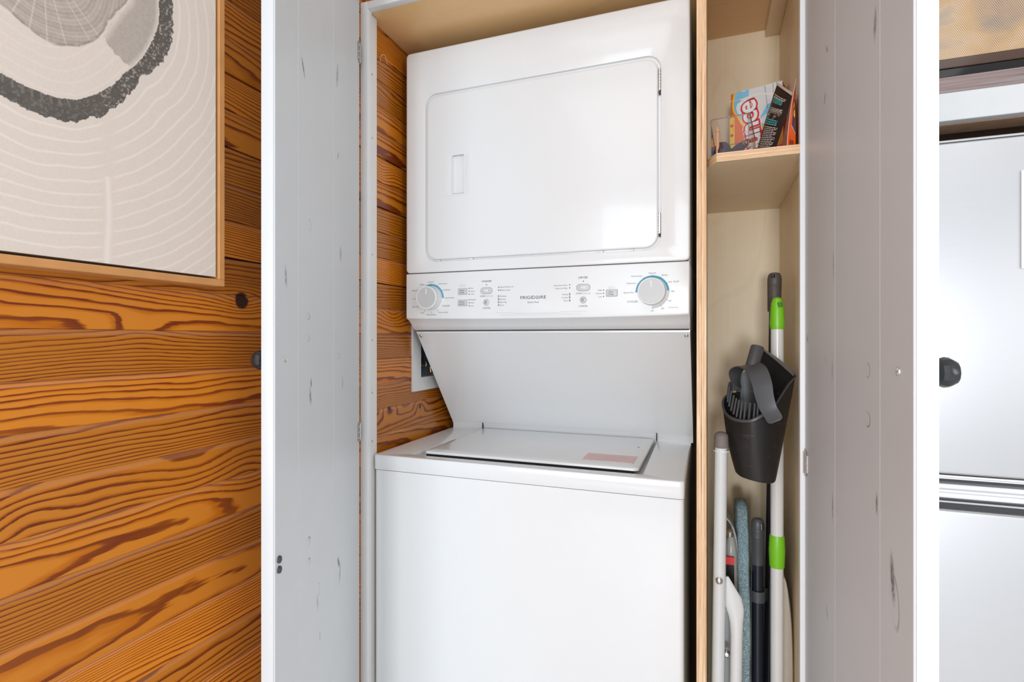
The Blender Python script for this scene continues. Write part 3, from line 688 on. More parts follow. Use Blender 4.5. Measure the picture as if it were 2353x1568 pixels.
def polar(pts, cy, cz, R):
    an = np.array([math.atan2(q-cz, p-cy) for p, q in pts]); ra = np.array([math.hypot(p-cy, q-cz) for p, q in pts])
    ex = np.array([1.0, 1.8, 2.6]); an = np.concatenate([an, ex, an[:1]*0-math.pi*.93+0]); ra = np.concatenate([ra, R+0*ex, [R]])
    o = np.argsort(an); return an[o], ra[o]
bo = [(.3435, .2569), (.3685, .248), (.4149, .2535), (.4438, .2735), (.4603, .2886), (.4916, .3383), (.5134, .3639), (.5314, .397), (.5378, .442), (.5371, .4701)]
bi = [(.3435, .2793), (.3737, .2746), (.3943, .2746), (.4163, .2812), (.4448, .3033), (.4715, .3386), (.5062, .3948), (.5158, .4228), (.517, .4582)]
dk = [(.3525, .3467), (.3709, .3389), (.3778, .3364), (.3943, .3332), (.4085, .3394), (.4354, .3594), (.4519, .3912), (.4634, .4118), (.477, .4346)]
cy, cz = .352, .438
th = np.arctan2(zz-cz, Yg-cy); rad = np.hypot(zz-cz, Yg-cy)
ao, ro = polar(bo, cy, cz, .19); ai, ri = polar(bi, cy, cz, .165); ad, rd = polar([(p, q) for p, q in dk], .382, .424, .088)
Ro = np.interp(th, ao, ro, period=2*PI)+.007*(fbm(Yg, zz, 95, 5)-.5)+.004*(vnoise(th*30, rad*0, 1, 8)-.5); Ros = np.interp(th, ao, ro, period=2*PI); Ris = np.interp(th, ai, ri, period=2*PI)
Ri = np.interp(th, ai, ri, period=2*PI)+.0022*(fbm(Yg, zz, 260, 9)-.5)
th2 = np.arctan2(zz-.424, Yg-.382); rad2 = np.hypot(zz-.424, Yg-.382); Rd = np.interp(th2, ad, rd, period=2*PI)+.004*(fbm(Yg, zz, 60, 2)-.5)
base = np.array([.67, .585, .52]); light = np.array([.76, .70, .645]); darkc = np.array([.070, .060, .053])
col = np.ones(Yg.shape+(3,))*base
col *= (1+.06*(fbm(Yg, zz*1.0, 500, 11)-.5))[..., None]
# pale growth-ring lines outside and inside the bark, following its shape
warp = .006*(fbm(Yg, zz, 14, 21)-.5)
kk = np.exp(-np.maximum(0, rad-Ros)/.12); Rsm = Ros*kk+.195*(1-kk)
ring = ((rad-Rsm)+warp*1.6)/.0150
line = np.clip(1-np.abs((ring-np.floor(ring))-.5)/(.11+.03*vnoise(Yg, zz, 30, 4)), 0, 1)*(rad > Ro)
line_in = np.clip(1-np.abs((((rad-Ris)+warp)/.0125) % 1-.5)/.12, 0, 1)*((rad < Ri) & (rad2 > Rd))*.45
crack = np.clip(1-np.abs(Yg-.4515-.0012*np.sin(zz*50))/(.0058-.010*np.maximum(0, zz-.10)), 0, 1)*(zz < .20)
nearc = np.clip(np.abs(Yg-.4515)/.014, 0, 1)
line = np.maximum(line*nearc, line_in); line = np.maximum(line*.85, crack*.9)
col = col*(1-line[..., None])+light*line[..., None]
# bark
bark = ((rad < Ro) & (rad > Ri)).astype(float)
bt = (rad-Ri)/np.maximum(Ro-Ri, .002)
speck = np.clip((fbm(Yg, zz, 420, 31)-.60)*9, 0, 1)*(.25+.6*(th > -1.0)); ticks_ = np.clip((np.sin(th*120)-.4)*1.2, 0, 1)*(bt < .35)*(th < -1.2)*(th > -2.0)*.35
bl = .55*fbm(Yg, zz, 130, 33)+.15
bc = darkc+(bl[..., None])*np.array([.070, .062, .055])+np.maximum(speck, ticks_)[..., None]*np.array([.30, .27, .24])
col = col*(1-bark[..., None])+bc*bark[..., None]
# heartwood disc
disc = np.clip((Rd-rad2)/.0012, 0, 1); edge = np.clip(1-np.abs(rad2-Rd+.002)/.0025, 0, 1)*(fbm(Yg, zz, 110, 41) > .40)
rg = .5+.5*np.sin((rad2+warp)*1500+2*fbm(Yg, zz, 40, 6)); rg2 = .5+.5*np.sin(rad2*420+1.0)
dc = np.array([.42, .36, .315])*(.86+.16*rg+.14*rg2)[..., None]*(.9+.2*fbm(Yg, zz, 300, 51))[..., None]
rays = np.zeros_like(rad2)
for a in (-2.35, -1.93, -1.72, -1.52, -1.30, -.93, -.75): rays = np.maximum(rays, np.clip(1-np.abs(th2-a)*rad2/.0009, 0, 1))
dc = dc*(1-.55*rays[..., None])+light*.55*rays[..., None]
dc = dc*(1-.55*edge[..., None])+np.array([.2, .17, .15])*.55*edge[..., None]
col = col*(1-disc[..., None])+dc*disc[..., None]
# hatched grey patch of sapwood at the right
pt = ((th > -.62+.12*(fbm(Yg, zz, 80, 61)-.5)) & (th < .9) & (rad < Ri-.001) & (rad2 > Rd)).astype(float)*np.clip((rad2-Rd)/.01, 0, 1)*np.clip((Ri-rad)/.006, .25, 1)
hat = .5+.5*np.sin((Yg*.8+zz)*4200*.35); hc = np.array([.36, .31, .275])*(.88+.22*hat+.3*(fbm(Yg, zz, 350, 71)-.5))[..., None]
col = col*(1-.8*pt[..., None])+hc*.8*pt[..., None]
nY, nZ = Yg.shape
V = np.stack([np.full(Yg.size, AX), Yg.ravel(), Zg.ravel()], 1)-np.array(fp.location)
idx = np.arange(nY*nZ).reshape(nY, nZ)
F = np.stack([idx[:-1, :-1].ravel(), idx[1:, :-1].ravel(), idx[1:, 1:].ravel(), idx[:-1, 1:].ravel()], 1)
me = bpy.data.meshes.new('canvas'); me.vertices.add(len(V)); me.vertices.foreach_set('co', V.ravel()); me.loops.add(F.size); me.loops.foreach_set('vertex_index', F.ravel())
me.polygons.add(len(F)); me.polygons.foreach_set('loop_start', np.arange(0, F.size, 4)); me.update(calc_edges=True)
ca = me.color_attributes.new('print', 'FLOAT_COLOR', 'POINT'); ca.data.foreach_set('color', np.concatenate([col.reshape(-1, 3), np.ones((col.size//3, 1))], 1).ravel())
m = N('printed_canvas'); at_ = m.n('ShaderNodeVertexColor', layer_name='print'); m.link(at_.outputs[0], 'Base Color'); m.set(.75)
m.bump(m.noise(m.mapv(m.obj(), sc=(1, 500, 1100)), 1, 3), .35, .0006); me.materials.append(m.m)
o = bpy.data.objects.new('canvas', me); C.objects.link(o); o.parent = fp
b = BM(); box(b, WX+.008, AX-.0003, cy0, cy1, cz0, cz1); ob('canvas_stretcher', b, basic('canvas_side', (.5, .45, .4), .8), fp)

# ------------------------------------------------------------------ kitchen at the right
def steel(name, c, rough, sc):
    m = N(name); f = m.noise(m.mapv(m.obj(), sc=sc), 1, 3, .6)
    m.link(m.mix(f, tuple(x*.94 for x in c), c), 'Base Color'); m.set(rough, .75); m.bump(f, .06, .0003); return m.m
M_steel = steel('brushed_stainless', (.50, .50, .51), .36, (6, 6, 600)); M_steelp = steel('polished_stainless_trim', (.82, .82, .83), .10, (6, 6, 300))
RX0 = .235; RX1 = .84; FYr = .93
fr_ = thing('refrigerator', (.54, 1.25, 0), 'stainless steel two door refrigerator beyond the right closet door', 'refrigerator')
b = BM(); box(b, RX0+.004, RX1-.004, FYr+.055, 1.62, .03, CH+.2700, .004); ob('fridge_cabinet', b, basic('dark_grey_fridge_side', (.22, .22, .23), .5), fr_)
b = BM(); box(b, RX0, RX1, FYr, FYr+.05, CH-.1940, CH+.2780, .006, 3); ob('freezer_door', b, M_steel, fr_)
b = BM(); box(b, RX0, RX1, FYr+.001, FYr+.05, CH+.2785, CH+.2815, .0008, 1); ob('top_cap', b, M_steelp, fr_)
b = BM(); box(b, RX0, RX1, FYr, FYr+.05, .06, CH-.2440, .006, 3); ob('fridge_door', b, M_steel, fr_)
b = BM(); box(b, RX0, RX1, FYr+.003, FYr+.05, CH-.2012, CH-.1955, .001); ob('door_trim', b, M_steelp, fr_)
b = BM(); prism(b, [(FYr+.012, CH-.2050), (FYr+.000, CH-.2075), (FYr-.004, CH-.2130), (FYr-.005, CH-.2190), (FYr-.003, CH-.2260), (FYr+.004, CH-.2300), (FYr+.03, CH-.2300), (FYr+.03, CH-.2050)], 'X', RX0+.001, RX1-.001); ob('handle_strip', b, M_steelp, fr_)
b = BM(); box(b, RX0+.002, RX1-.002, FYr+.008, FYr+.05, CH-.2440, CH-.1945); ob('gasket', b, M_gap, fr_)
b = BM(); box(b, RX0, RX1, FYr+.003, FYr+.02, CH-.2350, CH-.2325, .0005, 1); ob('door_trim', b, M_steelp, fr_)
b = BM(); box(b, .3983, .50, FYr-.0030, FYr-.0002, CH+.0950, CH+.2290, .0006, 1)
npd = ob('notepad', b, basic('white_paper', (.88, .88, .88), .7)); recentre(npd, (.45, FYr-.002, CH+.095)); tag(npd, 'white paper note fixed to the stainless refrigerator door', 'note')
sh = thing('microwave_shelf', (.54, 1.2, CH+.3092), 'white edged wooden shelf carrying the microwave above the refrigerator', 'shelf')
b = BM(); box(b, RX0-.02, RX1+.05, FYr+.001, FYr+.018, CH+.3092, CH+.3489, .0008, 1); ob('shelf_rail', b, basic('white_shelf_paint', (.50, .50, .50), .4), sh)
b = BM(); box(b, RX0-.02, RX1+.05, FYr+.0185, 1.6, CH+.318, CH+.336); ob('shelf_board', b, basic('raw_brown_shelf_board', (.20, .115, .065), .7, scale=20, vary=.2), sh)
b = BM(); box(b, RX0-.02, RX1+.05, FYr+.0183, FYr+.06, CH+.3085, CH+.3178, .0006, 1); ob('shelf_batten', b, basic('raw_batten', (.30, .18, .11), .7, scale=60, vary=.25), sh)
mw = thing('microwave', (.54, 1.15, CH+.349), 'microwave with dotted mesh window and dark glossy front on the white edged shelf', 'microwave')
MY = .935
b = BM(); box(b, RX0, .80, MY+.02, 1.35, CH+.3492, CH+.62, .003); ob('microwave_body', b, M_gap, mw)
m = N('brushed_dark_steel'); f = m.noise(m.mapv(m.obj(), sc=(5, 5, 220)), 1, 4, .6); m.link(m.ramp(f, [(.3, (.16, .11, .10)), (.55, (.27, .21, .20)), (.7, (.25, .27, .31))]), 'Base Color'); m.set(.3, .7)
b = BM(); box(b, RX0, .80, MY, MY+.02, CH+.3494, CH+.3733, .0008, 1); ob('lower_trim', b, m.m, mw)
M_gloss = basic('black_glass', (.010, .009, .009), .06); M_glossb = basic('brown_black_glass', (.06, .030, .020), .10)
b = BM(); box(b, RX0, .80, MY+.002, MY+.02, CH+.3736, CH+.3850, .0005, 1); ob('door_edge', b, M_gloss, mw)
b = BM(); box(b, RX0, .80, MY-.001, MY+.02, CH+.3853, CH+.61, .0008, 1); ob('door_glass_surround', b, M_glossb, mw)
m = N('perforated_window_screen'); s_ = m.n('ShaderNodeSeparateXYZ', {0: m.obj()}); u = m.math('MULTIPLY', s_.outputs[0], 1/.0024); v = m.math('MULTIPLY', s_.outputs[2], 1/.0021)
row = m.math('FLOOR', v); u = m.math('ADD', u, m.math('MULTIPLY', m.math('MODULO', row, 2.0), .5))
fu = m.math('SUBTRACT', m.math('FRACT', u), .5); fv = m.math('SUBTRACT', m.math('FRACT', v), .5); d = m.math('SQRT', m.math('ADD', m.math('MULTIPLY', fu, fu), m.math('MULTIPLY', fv, fv)))
hole = m.n('ShaderNodeMapRange', {0: d, 1: .36, 2: .24}).outputs[0]
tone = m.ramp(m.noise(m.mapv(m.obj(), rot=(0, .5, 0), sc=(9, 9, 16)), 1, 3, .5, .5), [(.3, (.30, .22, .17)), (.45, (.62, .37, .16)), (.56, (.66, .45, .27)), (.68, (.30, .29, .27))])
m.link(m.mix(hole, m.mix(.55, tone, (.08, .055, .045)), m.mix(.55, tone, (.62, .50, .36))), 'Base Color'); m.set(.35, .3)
b = BM(); box(b, RX0+.02, .62, MY-.0018, MY-.0010, CH+.398, CH+.59, .0003, 1); ob('mesh_window', b, m.m, mw)

# ------------------------------------------------------------------ things on the closet shelf
ST_ = SZ1+.0006
def clear(name, tint=(.93, .9, .88), rough=.03):
    m = N(name); m.link(m.mix(m.noise(m.obj(), 4, 1), tint, tuple(min(1, c*1.03) for c in tint)), 'Base Color'); m.set(rough, 0, Transmission_Weight=1.0, IOR=1.30); return m.m
M_clear = clear('clear_acrylic')
def thin(name, tint, gloss):
    m = N(name); t = m.n('ShaderNodeBsdfTransparent', {0: (*tint, 1)}); g = m.n('ShaderNodeBsdfGlossy', {0: (1, 1, 1, 1), 'Roughness': .03}); fr = m.n('ShaderNodeFresnel', {0: 1.45})
    x = m.n('ShaderNodeMixShader', {0: m.math('MULTIPLY', fr.outputs[0], gloss), 1: t.outputs[0], 2: g.outputs[0]}); m.t.links.new(x.outputs[0], m.t.nodes['Material Output'].inputs[0]); return m.m
M_thin = thin('thin_clear_acrylic', (.95, .93, .92), 1.0); M_rimc = basic('smoky_acrylic_edge', (.50, .38, .32), .12, Transmission_Weight=.6)
# open clear bin
b = BM(); q = [(.000, 1.034), (.0646, 1.026), (.0790, 1.092), (.008, 1.105)]; hh = [.0665, .0665, .040, .040]
def rp(pts, r, n=4): return tall(pts, r, n)
base_ = rp(q, .006, 4)
def topz(p):
    t = min(1, max(0, (p[1]-1.034)/.05)); return .0665-.0265*t
g = loft(b, [[(x, y, ST_) for x, y in base_], [(x, y, ST_+.03) for x, y in base_], [(x, y, ST_+topz((x, y))) for x, y in base_]], close=True); b.faces.new(g[0])
bn = thing('clear_bin', (.035, 1.06, ST_), '', ''); ob('bin_walls', b, M_thin, bn)
ring_ = [Vector((x, y, ST_+topz((x, y)))) for x, y in base_]; ring_.append(ring_[0])
b = BM(); tube(b, ring_, .0009, 8, caps=False); ob('bin_rim', b, M_rimc, bn)
b = BM()
for cx_, cy_ in q[:3]: 
    p_ = Vector((cx_+(.0012 if cx_ < .03 else -.0012), cy_+.0006, ST_)); tube(b, [p_, p_+Vector((0, 0, topz((cx_, cy_))-.001))], .0009, 6)
ob('bin_corner_edges', b, M_rimc, bn)
b = BM(); ring2 = [Vector((x, y, ST_+.0008)) for x, y in base_]; ring2.append(ring2[0]); tube(b, ring2, .0009, 6, caps=False); ob('bin_base_edge', b, M_rimc, bn)
tag(bn, 'clear acrylic bin with rounded rim at the front left of the closet shelf', 'bin')
BZ = ST_+.0026
def scoop(name, x, y, r, h, m, label, cat, lean=None):
    b = BM(); M = Matrix.Translation((x, y, BZ)) @ (lean or Matrix.Identity(4))
    lathe(b, [(r*.8, 0), (r, h*.15), (r*.98, h*.45), (r*.8, h*.78), (r*.45, h*.97), (0, h)], 22, M)
    o = ob(name, b, m); recentre(o, (x, y, BZ)); return tag(o, label, cat)
M_purple = basic('dark_purple_plastic', (.042, .026, .055), .25); M_bluep = basic('blue_plastic', (.035, .16, .35), .3)
scoop('detergent_cup', .021, 1.062, .0165, .030, M_purple, 'dark purple rounded detergent cup at the left inside the clear bin', 'cup')
b = BM(); A = Vector((.036, 1.070, BZ+.0085)); B = Vector((.058, 1.052, BZ+.020)); tube(b, [A, A.lerp(B, .15), A.lerp(B, .6), B], [.007, .0085, .0085, .0065], 16); o = ob('refill_capsule', b, M_purple); 
o['_'] = 0; del o['_']
b = BM(); tube(b, [B, B+(B-A)*.12, B+(B-A)*.3], [.0063, .0063, .0035], 14); ob('capsule_cap', b, M_clear, o); tag(o, 'dark purple capsule with clear cap lying at the right inside the clear bin', 'capsule')
b = BM(); box(b, .010, .0155, 1.048, 1.052, BZ, BZ+.047, .001, 1, M=None); prism(b, [(.010, BZ+.047), (.0155, BZ+.047), (.0122, BZ+.058)], 'Y', 1.048, 1.052); o = ob('packet', b, basic('faded_orange_packet', (.75, .38, .20), .5)); recentre(o, (.0125, 1.05, BZ)); tag(o, 'slim upright orange packet with pointed top in the clear bin', 'packet')
# blue bottle behind the bin
b = BM(); M = Matrix.Translation((.026, 1.170, ST_)); lathe(b, [(.016, 0), (.020, .006), (.020, .034), (.016, .045), (.007, .052), (.006, .060), (0, .060)], 24, M)
o = ob('small_bottle', b, M_bluep); recentre(o, (.026, 1.17, ST_)); tag(o, 'small blue bottle behind the clear bin beside the orange box', 'bottle')
# orange dryer-sheet box standing on its side
bx = thing('dryer_sheet_box', (.095, 1.29, ST_), 'orange and sky blue dryer sheet box with white bubble lettering on the closet shelf', 'box')
BA = Vector((.0435, 1.300)); BB = Vector((.1437, 1.268)); BW = (BB-BA).length; BHt = .2195; ang = math.atan2(BB.y-BA.y, BB.x-BA.x)
MB = Matrix.Translation((BA.x, BA.y, ST_)) @ Matrix.Rotation(ang, 4, 'Z')      # local x along the face, z up, face at y=0
def lb(name, bm, m, **k): bm.transform(MB); return ob(name, bm, m, bx, **k)
M_or = basic('orange_print', (.86, .16, .03), .45); M_sky = basic('sky_blue_print', (.26, .58, .80), .45, scale=40, vary=.15); M_yel = basic('yellow_print', (.95, .62, .03), .45); M_amb = basic('amber_print', (.92, .40, .03), .45)
M_tow = basic('white_towel_print', (.72, .71, .70), .6, scale=25, vary=.12); M_red = basic('red_outline_print', (.75, .035, .03), .45)
M_cloud = basic('white_cloud_print', (.80, .84, .86), .6, scale=60, vary=.1)
b = BM(); box(b, 0, BW, 0, .072, 0, BHt, .0012, 1); lb('carton', b, M_or)
def flat(name, pts, m, y=-.0003):
    b = BM(); pts = [(x, min(z, BHt)) for x, z in pts]; b.faces.new([b.verts.new((x, y, z)) for x, z in pts]); return lb(name, b, m, smooth=0, recalc=False)
def curve2(P, n=8): return [(p.x, p.y) for p in bez([(a, c, 0) for a, c in P], n)]
kx = BW/126.; kz = BHt                                   # px scale of the face
def U(px, py):      # face position from photograph pixel, on the box plane
    r = math.tan(math.atan((px-1176.5)/1234)-YAW); d_ = BB-BA; t = (BA.x-r*BA.y)/(r*d_.y-d_.x); X = BA.x+d_.x*t; Y = BA.y+d_.y*t
    return (t*BW, (777-py)/1234*(Y*CT-X*ST)+CH-ST_)
yel = curve2([U(1687, 212), U(1683, 240), U(1685, 258), U(1694, 270), U(1707, 290), U(1735, 298), U(1758, 290), U(1800, 280)])
TR = (BW, BHt)
flat('yellow_band', yel+[TR, (U(1687, 212)[0], BHt)], M_yel, -.0003)
yel2 = curve2([U(1690, 212), U(1687, 240), U(1689, 257), U(1698, 268), U(1710, 286), U(1735, 294), U(1758, 286), U(1800, 276)])
flat('sky', yel2+[TR, (U(1690, 212)[0], BHt)], M_sky, -.0005)
flat('amber_band', curve2([U(1725, 297), U(1745, 293), U(1758, 291), U(1800, 281)])+[U(1800, 330), U(1720, 345)], M_amb, -.00045)
flat('towel', curve2([U(1722, 205), U(1721, 225), U(1727, 250), U(1740, 262), U(1744, 273), U(1758, 250), U(1764, 240), U(1800, 225)])+[TR, (U(1722, 205)[0], BHt)], M_tow, -.0007)
flat('cloud', curve2([U(1694, 240), U(1706, 232), U(1720, 228), U(1721, 250), U(1712, 262), U(1697, 262), U(1692, 250), U(1694, 240)])[:-1], M_cloud, -.0006)
flat('cloud', curve2([U(1698, 207), U(1705, 211), U(1712, 210), U(1715, 204)]), M_cloud, -.0006)
flat('cloud', curve2([U(1755, 285), U(1748, 280), U(1752, 270), U(1762, 262), U(1770, 270), U(1770, 284)]), M_cloud, -.0008)
for a, c in ((1757, 1764), (1776, 1778)):
    p0, p1 = U(a, 198 if a < 1770 else 192), U(c, 250); flat('fold_line', [p0, (p0[0]+.0009, p0[1]), (p1[0]+.0006, p1[1]), p1], M_inkl, -.0009)
tear = curve2([U(1674.5, 234), U(1700, 229), U(1730, 218), U(1752, 214), U(1797, 214)])
flat('tear_strip', tear+[(x, z-.0045 if .02 < x < .09 else z-.001) for x, z in reversed(tear)], basic('torn_card_edge', (.80, .76, .70), .7), -.0011)
ba = U(1677, 272); bb_ = U(1688, 335); b = BM(); pillow(b, ba[0], bb_[0], bb_[1]-.02, ba[1], .004, -.0008, -.0002, .0002); lb('yellow_banner', b, M_yel)
b = BM()
for py_ in (290, 312): 
    c = U(1682, py_); lathe(b, [(.0034, -.0001), (.0034, .0003), (0, .0003)], 16, Matrix.Translation((c[0], -.0009, c[1])) @ RX)
text(b, 'ORIGINAL', Matrix.Translation((U(1685, 290)[0], -.0013, U(1685, 290)[1])) @ RX @ Matrix.Rotation(PI/2, 4, 'Z'), .030, .0022)
lb('banner_print', b, M_red, smooth=0)
cxy = U(1724, 300)
for off_, mt, dy, sc_ in ((.25, M_white, .0014, 1.0), (.185, M_red, .0018, 1.0), (.045, M_white, .0022, 1.0)):
    b = BM(); MM = Matrix.Translation((cxy[0]-.001, -dy, cxy[1]-.018)) @ RX @ Matrix.Rotation(PI/2+.13, 4, 'Z') @ Matrix.Scale(.047, 4)
    # drawn at natural spacing so that the three layers register
    cu = None
    xpos = -1.30
    for ch, adv in (('B', .62), ('o', .56), ('u', .56), ('n', .54), ('c', .50), ('e', .0)):
        text(b, ch, MM @ Matrix.Translation((xpos, 0, 0)), None, .90, 'CENTER', offset=off_*.45); xpos += adv
    b.normal_update()
    geom = b.verts[:]+b.edges[:]+b.faces[:]
    bmesh.ops.bisect_plane(b, geom=geom, plane_co=(0, 0, .002), plane_no=(0, 0, -1), clear_outer=True)
    lb('bubble_lettering', b, mt, smooth=0)
# black pouch leaning to the right
M_blk = basic('dark_brown_black_foil', (.022, .010, .010), .28, scale=60, vary=.2); M_tealp = basic('teal_print', (.08, .42, .42), .5)
pk = thing('tube_pouch', (.09, 1.12, ST_), 'black flat pouch with white and teal print leaning right in front of the orange box', 'pouch')
Lf = [at(1728, 375, Y=1.100), at(1741, 340, Y=1.106), at(1752, 300, Y=1.113), at(1763, 262, Y=1.120), at(1768, 250, Y=1.124), at(1776, 222, Y=1.130), at(1785, 195, Y=1.137)]
Rt = [at(1776, 372, Y=1.056), at(1785, 336, Y=1.062), at(1795, 305, Y=1.068), at(1804, 275, Y=1.073), at(1810, 260, Y=1.075), at(1815, 240, Y=1.080), at(1820, 220, Y=1.085)]
Lf[0].z = Rt[0].z = ST_
rowsF = []; rowsB = []
for i, (l, r) in enumerate(zip(Lf, Rt)):
    nrm = (r-l).cross(Vector((0, 0, 1))).normalized(); 
    if nrm.y > 0: nrm = -nrm
    th_ = .0075*math.sin(PI*min(1, .25+.62*(1-i/6)))*(0.15 if i == 6 else 1)
    rowsF.append([l.lerp(r, t)+nrm*th_*math.sin(PI*t)*.9 for t in [k/8 for k in range(9)]])
    rowsB.append([l.lerp(r, t)-nrm*th_*math.sin(PI*t)*.9 for t in [k/8 for k in range(9)]])
b = BM(); loft(b, [f+bk[::-1][1:-1] for f, bk in zip(rowsF, rowsB)], close=True); 
b.faces.new([b.verts.new(p) for p in rowsF[0]+rowsB[0][::-1][1:-1]]); bmesh.ops.remove_doubles(b, verts=b.verts, dist=1e-6)
ob('pouch_body', b, M_blk, pk)
b = BM(); u_ = [Lf[6], Rt[6], at(1822, 213, Y=1.086), at(1785, 189, Y=1.138)]; b.faces.new([b.verts.new(p) for p in u_]); thicken(b, .0012); ob('crimped_end', b, basic('silver_crimp', (.55, .53, .47), .45), pk)
def onp(s, t):     # point on the pouch front: s 0..1 across, t 0..6 up
    i = min(5, int(t)); f_ = t-i; a = Lf[i].lerp(Lf[i+1], f_); c = Rt[i].lerp(Rt[i+1], f_); n_ = (c-a).cross(Vector((0, 0, 1))).normalized()
    if n_.y > 0: n_ = -n_
    th_ = .0075*math.sin(PI*min(1, .25+.62*(1-t/6)))*(1 if t < 5 else 1-(t-5)*.85)
    return a.lerp(c, s)+n_*(th_*math.sin(PI*s)*.9+.0006)
def pouch_line(bm, t, s0, s1, hgt, words_=None):
    rnd_ = random.Random(int(t*100)); s = s0
    while s < s1:
        e = min(s1, s+rnd_.uniform(.05, .14)); n_ = 2
        for k in range(n_):
            a, c = s+(e-s)*k/n_, s+(e-s)*(k+1)/n_; quad(bm, [onp(a, t), onp(c, t), onp(c, t+hgt), onp(a, t+hgt)])
        s = e+.025
bw, bt_ = BM(), BM()
rows_t = [5.55, 5.40]+[4.75-.13*i for i in range(4)]+[4.05-.115*i for i in range(5)]
for t in [5.25, 5.1, 4.15, 4.02, 3.89, 3.76, 3.55]: pouch_line(bw, t, .14, .82, .07)
for t in [5.02, 4.90, 4.77, 4.64]: pouch_line(bt_, t, .15, .74, .08)
for t in [2.72, 2.58, 2.44]: pouch_line(bt_, t, .12, .78, .08)
for i in range(19): pouch_line(bw, 2.25-.115*i, .13, .84-.10*(i % 3 == 2), .055)
def ptext(bm, s, t, s0, s1, hgt):
    p = onp(s0, t); q_ = onp(s1, t); up = (onp(s0, t+.3)-p).normalized(); xa = (q_-p).normalized(); za = xa.cross(up).normalized(); up = za.cross(xa)
    M = Matrix((xa, up, za)).transposed().to_4x4(); M.translation = p.lerp(q_, .5)-Vector((0, .0016, 0)); text(bm, s, M, (q_-p).length, hgt)
ptext(bw, 'UTILISEZ \u00c0', 3.30, .14, .78, .0030); ptext(bw, 'AUSTOPARIS', 3.05, .12, .66, .0042); ptext(bt_, "Mode d'emploi", 2.86, .10, .62, .0034)
ob('white_lettering', bw, basic('cream_print', (.62, .55, .50), .5), pk, smooth=0, recalc=False); ob('teal_lettering', bt_, M_tealp, pk, smooth=0, recalc=False)
# orange stand-up bag against the side panel, seen nearly edge-on
bg = thing('stand_up_bag', (.135, 1.15, ST_), 'orange stand-up bag with purple and yellow print against the right side of the closet shelf', 'bag')
M_obag = basic('orange_foil_bag', (.80, .115, .012), .3, scale=40, vary=.2, bump=.3); M_pink = basic('pink_seam', (.85, .45, .35), .5)
bl_ = at(1790, 338, Y=1.165); bm_ = at(1808, 335, Y=1.075); br_ = at(1828, 333, Y=1.060); brb = Vector((.152, 1.17, 0)); top0 = at(1830, 181, Y=1.085); top1 = Vector((.1515, 1.19, top0.z-.004))
for p in (bl_, bm_, br_, brb): p.z = ST_
def gus(a, c, n, bulge, off):
    return [a.lerp(c, i/n)+off*math.sin(PI*i/n)*bulge for i in range(n+1)]
b = BM(); nv = Vector((-1, -.3, 0)).normalized()
side = loft(b, [gus(bl_, top0, 8, .004, nv), gus(bl_.lerp(bm_, .5), top0, 8, .001, nv), gus(bm_, top0, 8, .003, nv)])
ob('bag_gusset', b, M_obag, bg)
b = BM(); loft(b, [gus(bm_, top0, 8, .003, nv), gus(bm_.lerp(br_, .5), top0.lerp(top1, .1), 8, .004, Vector((0, -1, 0))), gus(br_, top0.lerp(top1, .2), 8, .003, Vector((0, -1, 0))), gus(brb, top1, 8, .001, Vector((1, 0, 0)))]); ob('bag_front', b, M_obag, bg)
b = BM(); loft(b, [gus(bl_, top0, 8, .002, Vector((0, 1, 0))), gus(brb, top1, 8, .002, Vector((0, 1, 0)))]); ob('bag_back', b, M_obag, bg)
b = BM(); tube(b, [p+Vector((-.0004, -.0012, 0)) for p in gus(bm_, top0, 10, .003, nv)], .0009, 6); ob('bag_seam', b, M_pink, bg)
def onb(s, t): 
    A_ = gus(bm_, top0, 8, .003, nv); B_ = gus(br_, top0.lerp(top1, .2), 8, .003, Vector((0, -1, 0))); i = min(7, int(t*8)); f_ = t*8-i
    a = A_[i].lerp(A_[i+1], f_); c = B_[i].lerp(B_[i+1], f_); return a.lerp(c, s)+Vector((-.0006, -.0045, 0))
def patch(name, pts, m):
    b = BM(); b.faces.new([b.verts.new(onb(*p)) for p in pts]); return ob(name, b, m, bg, smooth=0, recalc=False)
patch('purple_panel', [(.42, .38), (.55, .33), (.95, .27), (.95, .75), (.5, .72)], basic('purple_print', (.085, .04, .07), .5))
patch('yellow_shape', [(.62, .52), (.8, .47), (.9, .5), (.85, .58), (.66, .60)], M_yel); patch('yellow_shape', [(.5, .64), (.66, .60), (.75, .66), (.62, .72)], M_yel)
patch('pink_stripe', [(.38, .365), (.95, .235), (.95, .25), (.4, .385)], M_pink)
for c in (.35, .62):
    b = BM(); pts = [onb(c+.11*math.cos(a), .16+.035*math.sin(a)-.02*(c > .5)) for a in [2*PI*i/14 for i in range(14)]]; b.faces.new([b.verts.new(p) for p in pts]); ob('oval_badge', b, basic('dark_red_badge', (.28, .03, .02), .5), bg, smooth=0, recalc=False)

# ------------------------------------------------------------------ things standing in the tall compartment
FZ = .0785
def zline(px0, py0, px1, py1, Y0, Y1=None):
    """straight pole through two seen points, continued down to the compartment floor"""
    a = at(px0, py0, Y=Y0); c = at(px1, py1, Y=Y1 or Y0); t = (FZ-a.z)/(c.z-a.z); return a, a.lerp(c, t)
M_wpole = basic('white_powder_coated_tube', (.72, .72, .71), .22); M_green = basic('lime_green_plastic', (.20, .58, .02), .35); M_navy = basic('navy_black_tube', (.016, .020, .030), .3)
M_grey = basic('dark_grey_plastic', (.075, .077, .083), .4); M_brgrey = basic('brown_grey_grip', (.10, .088, .080), .5)
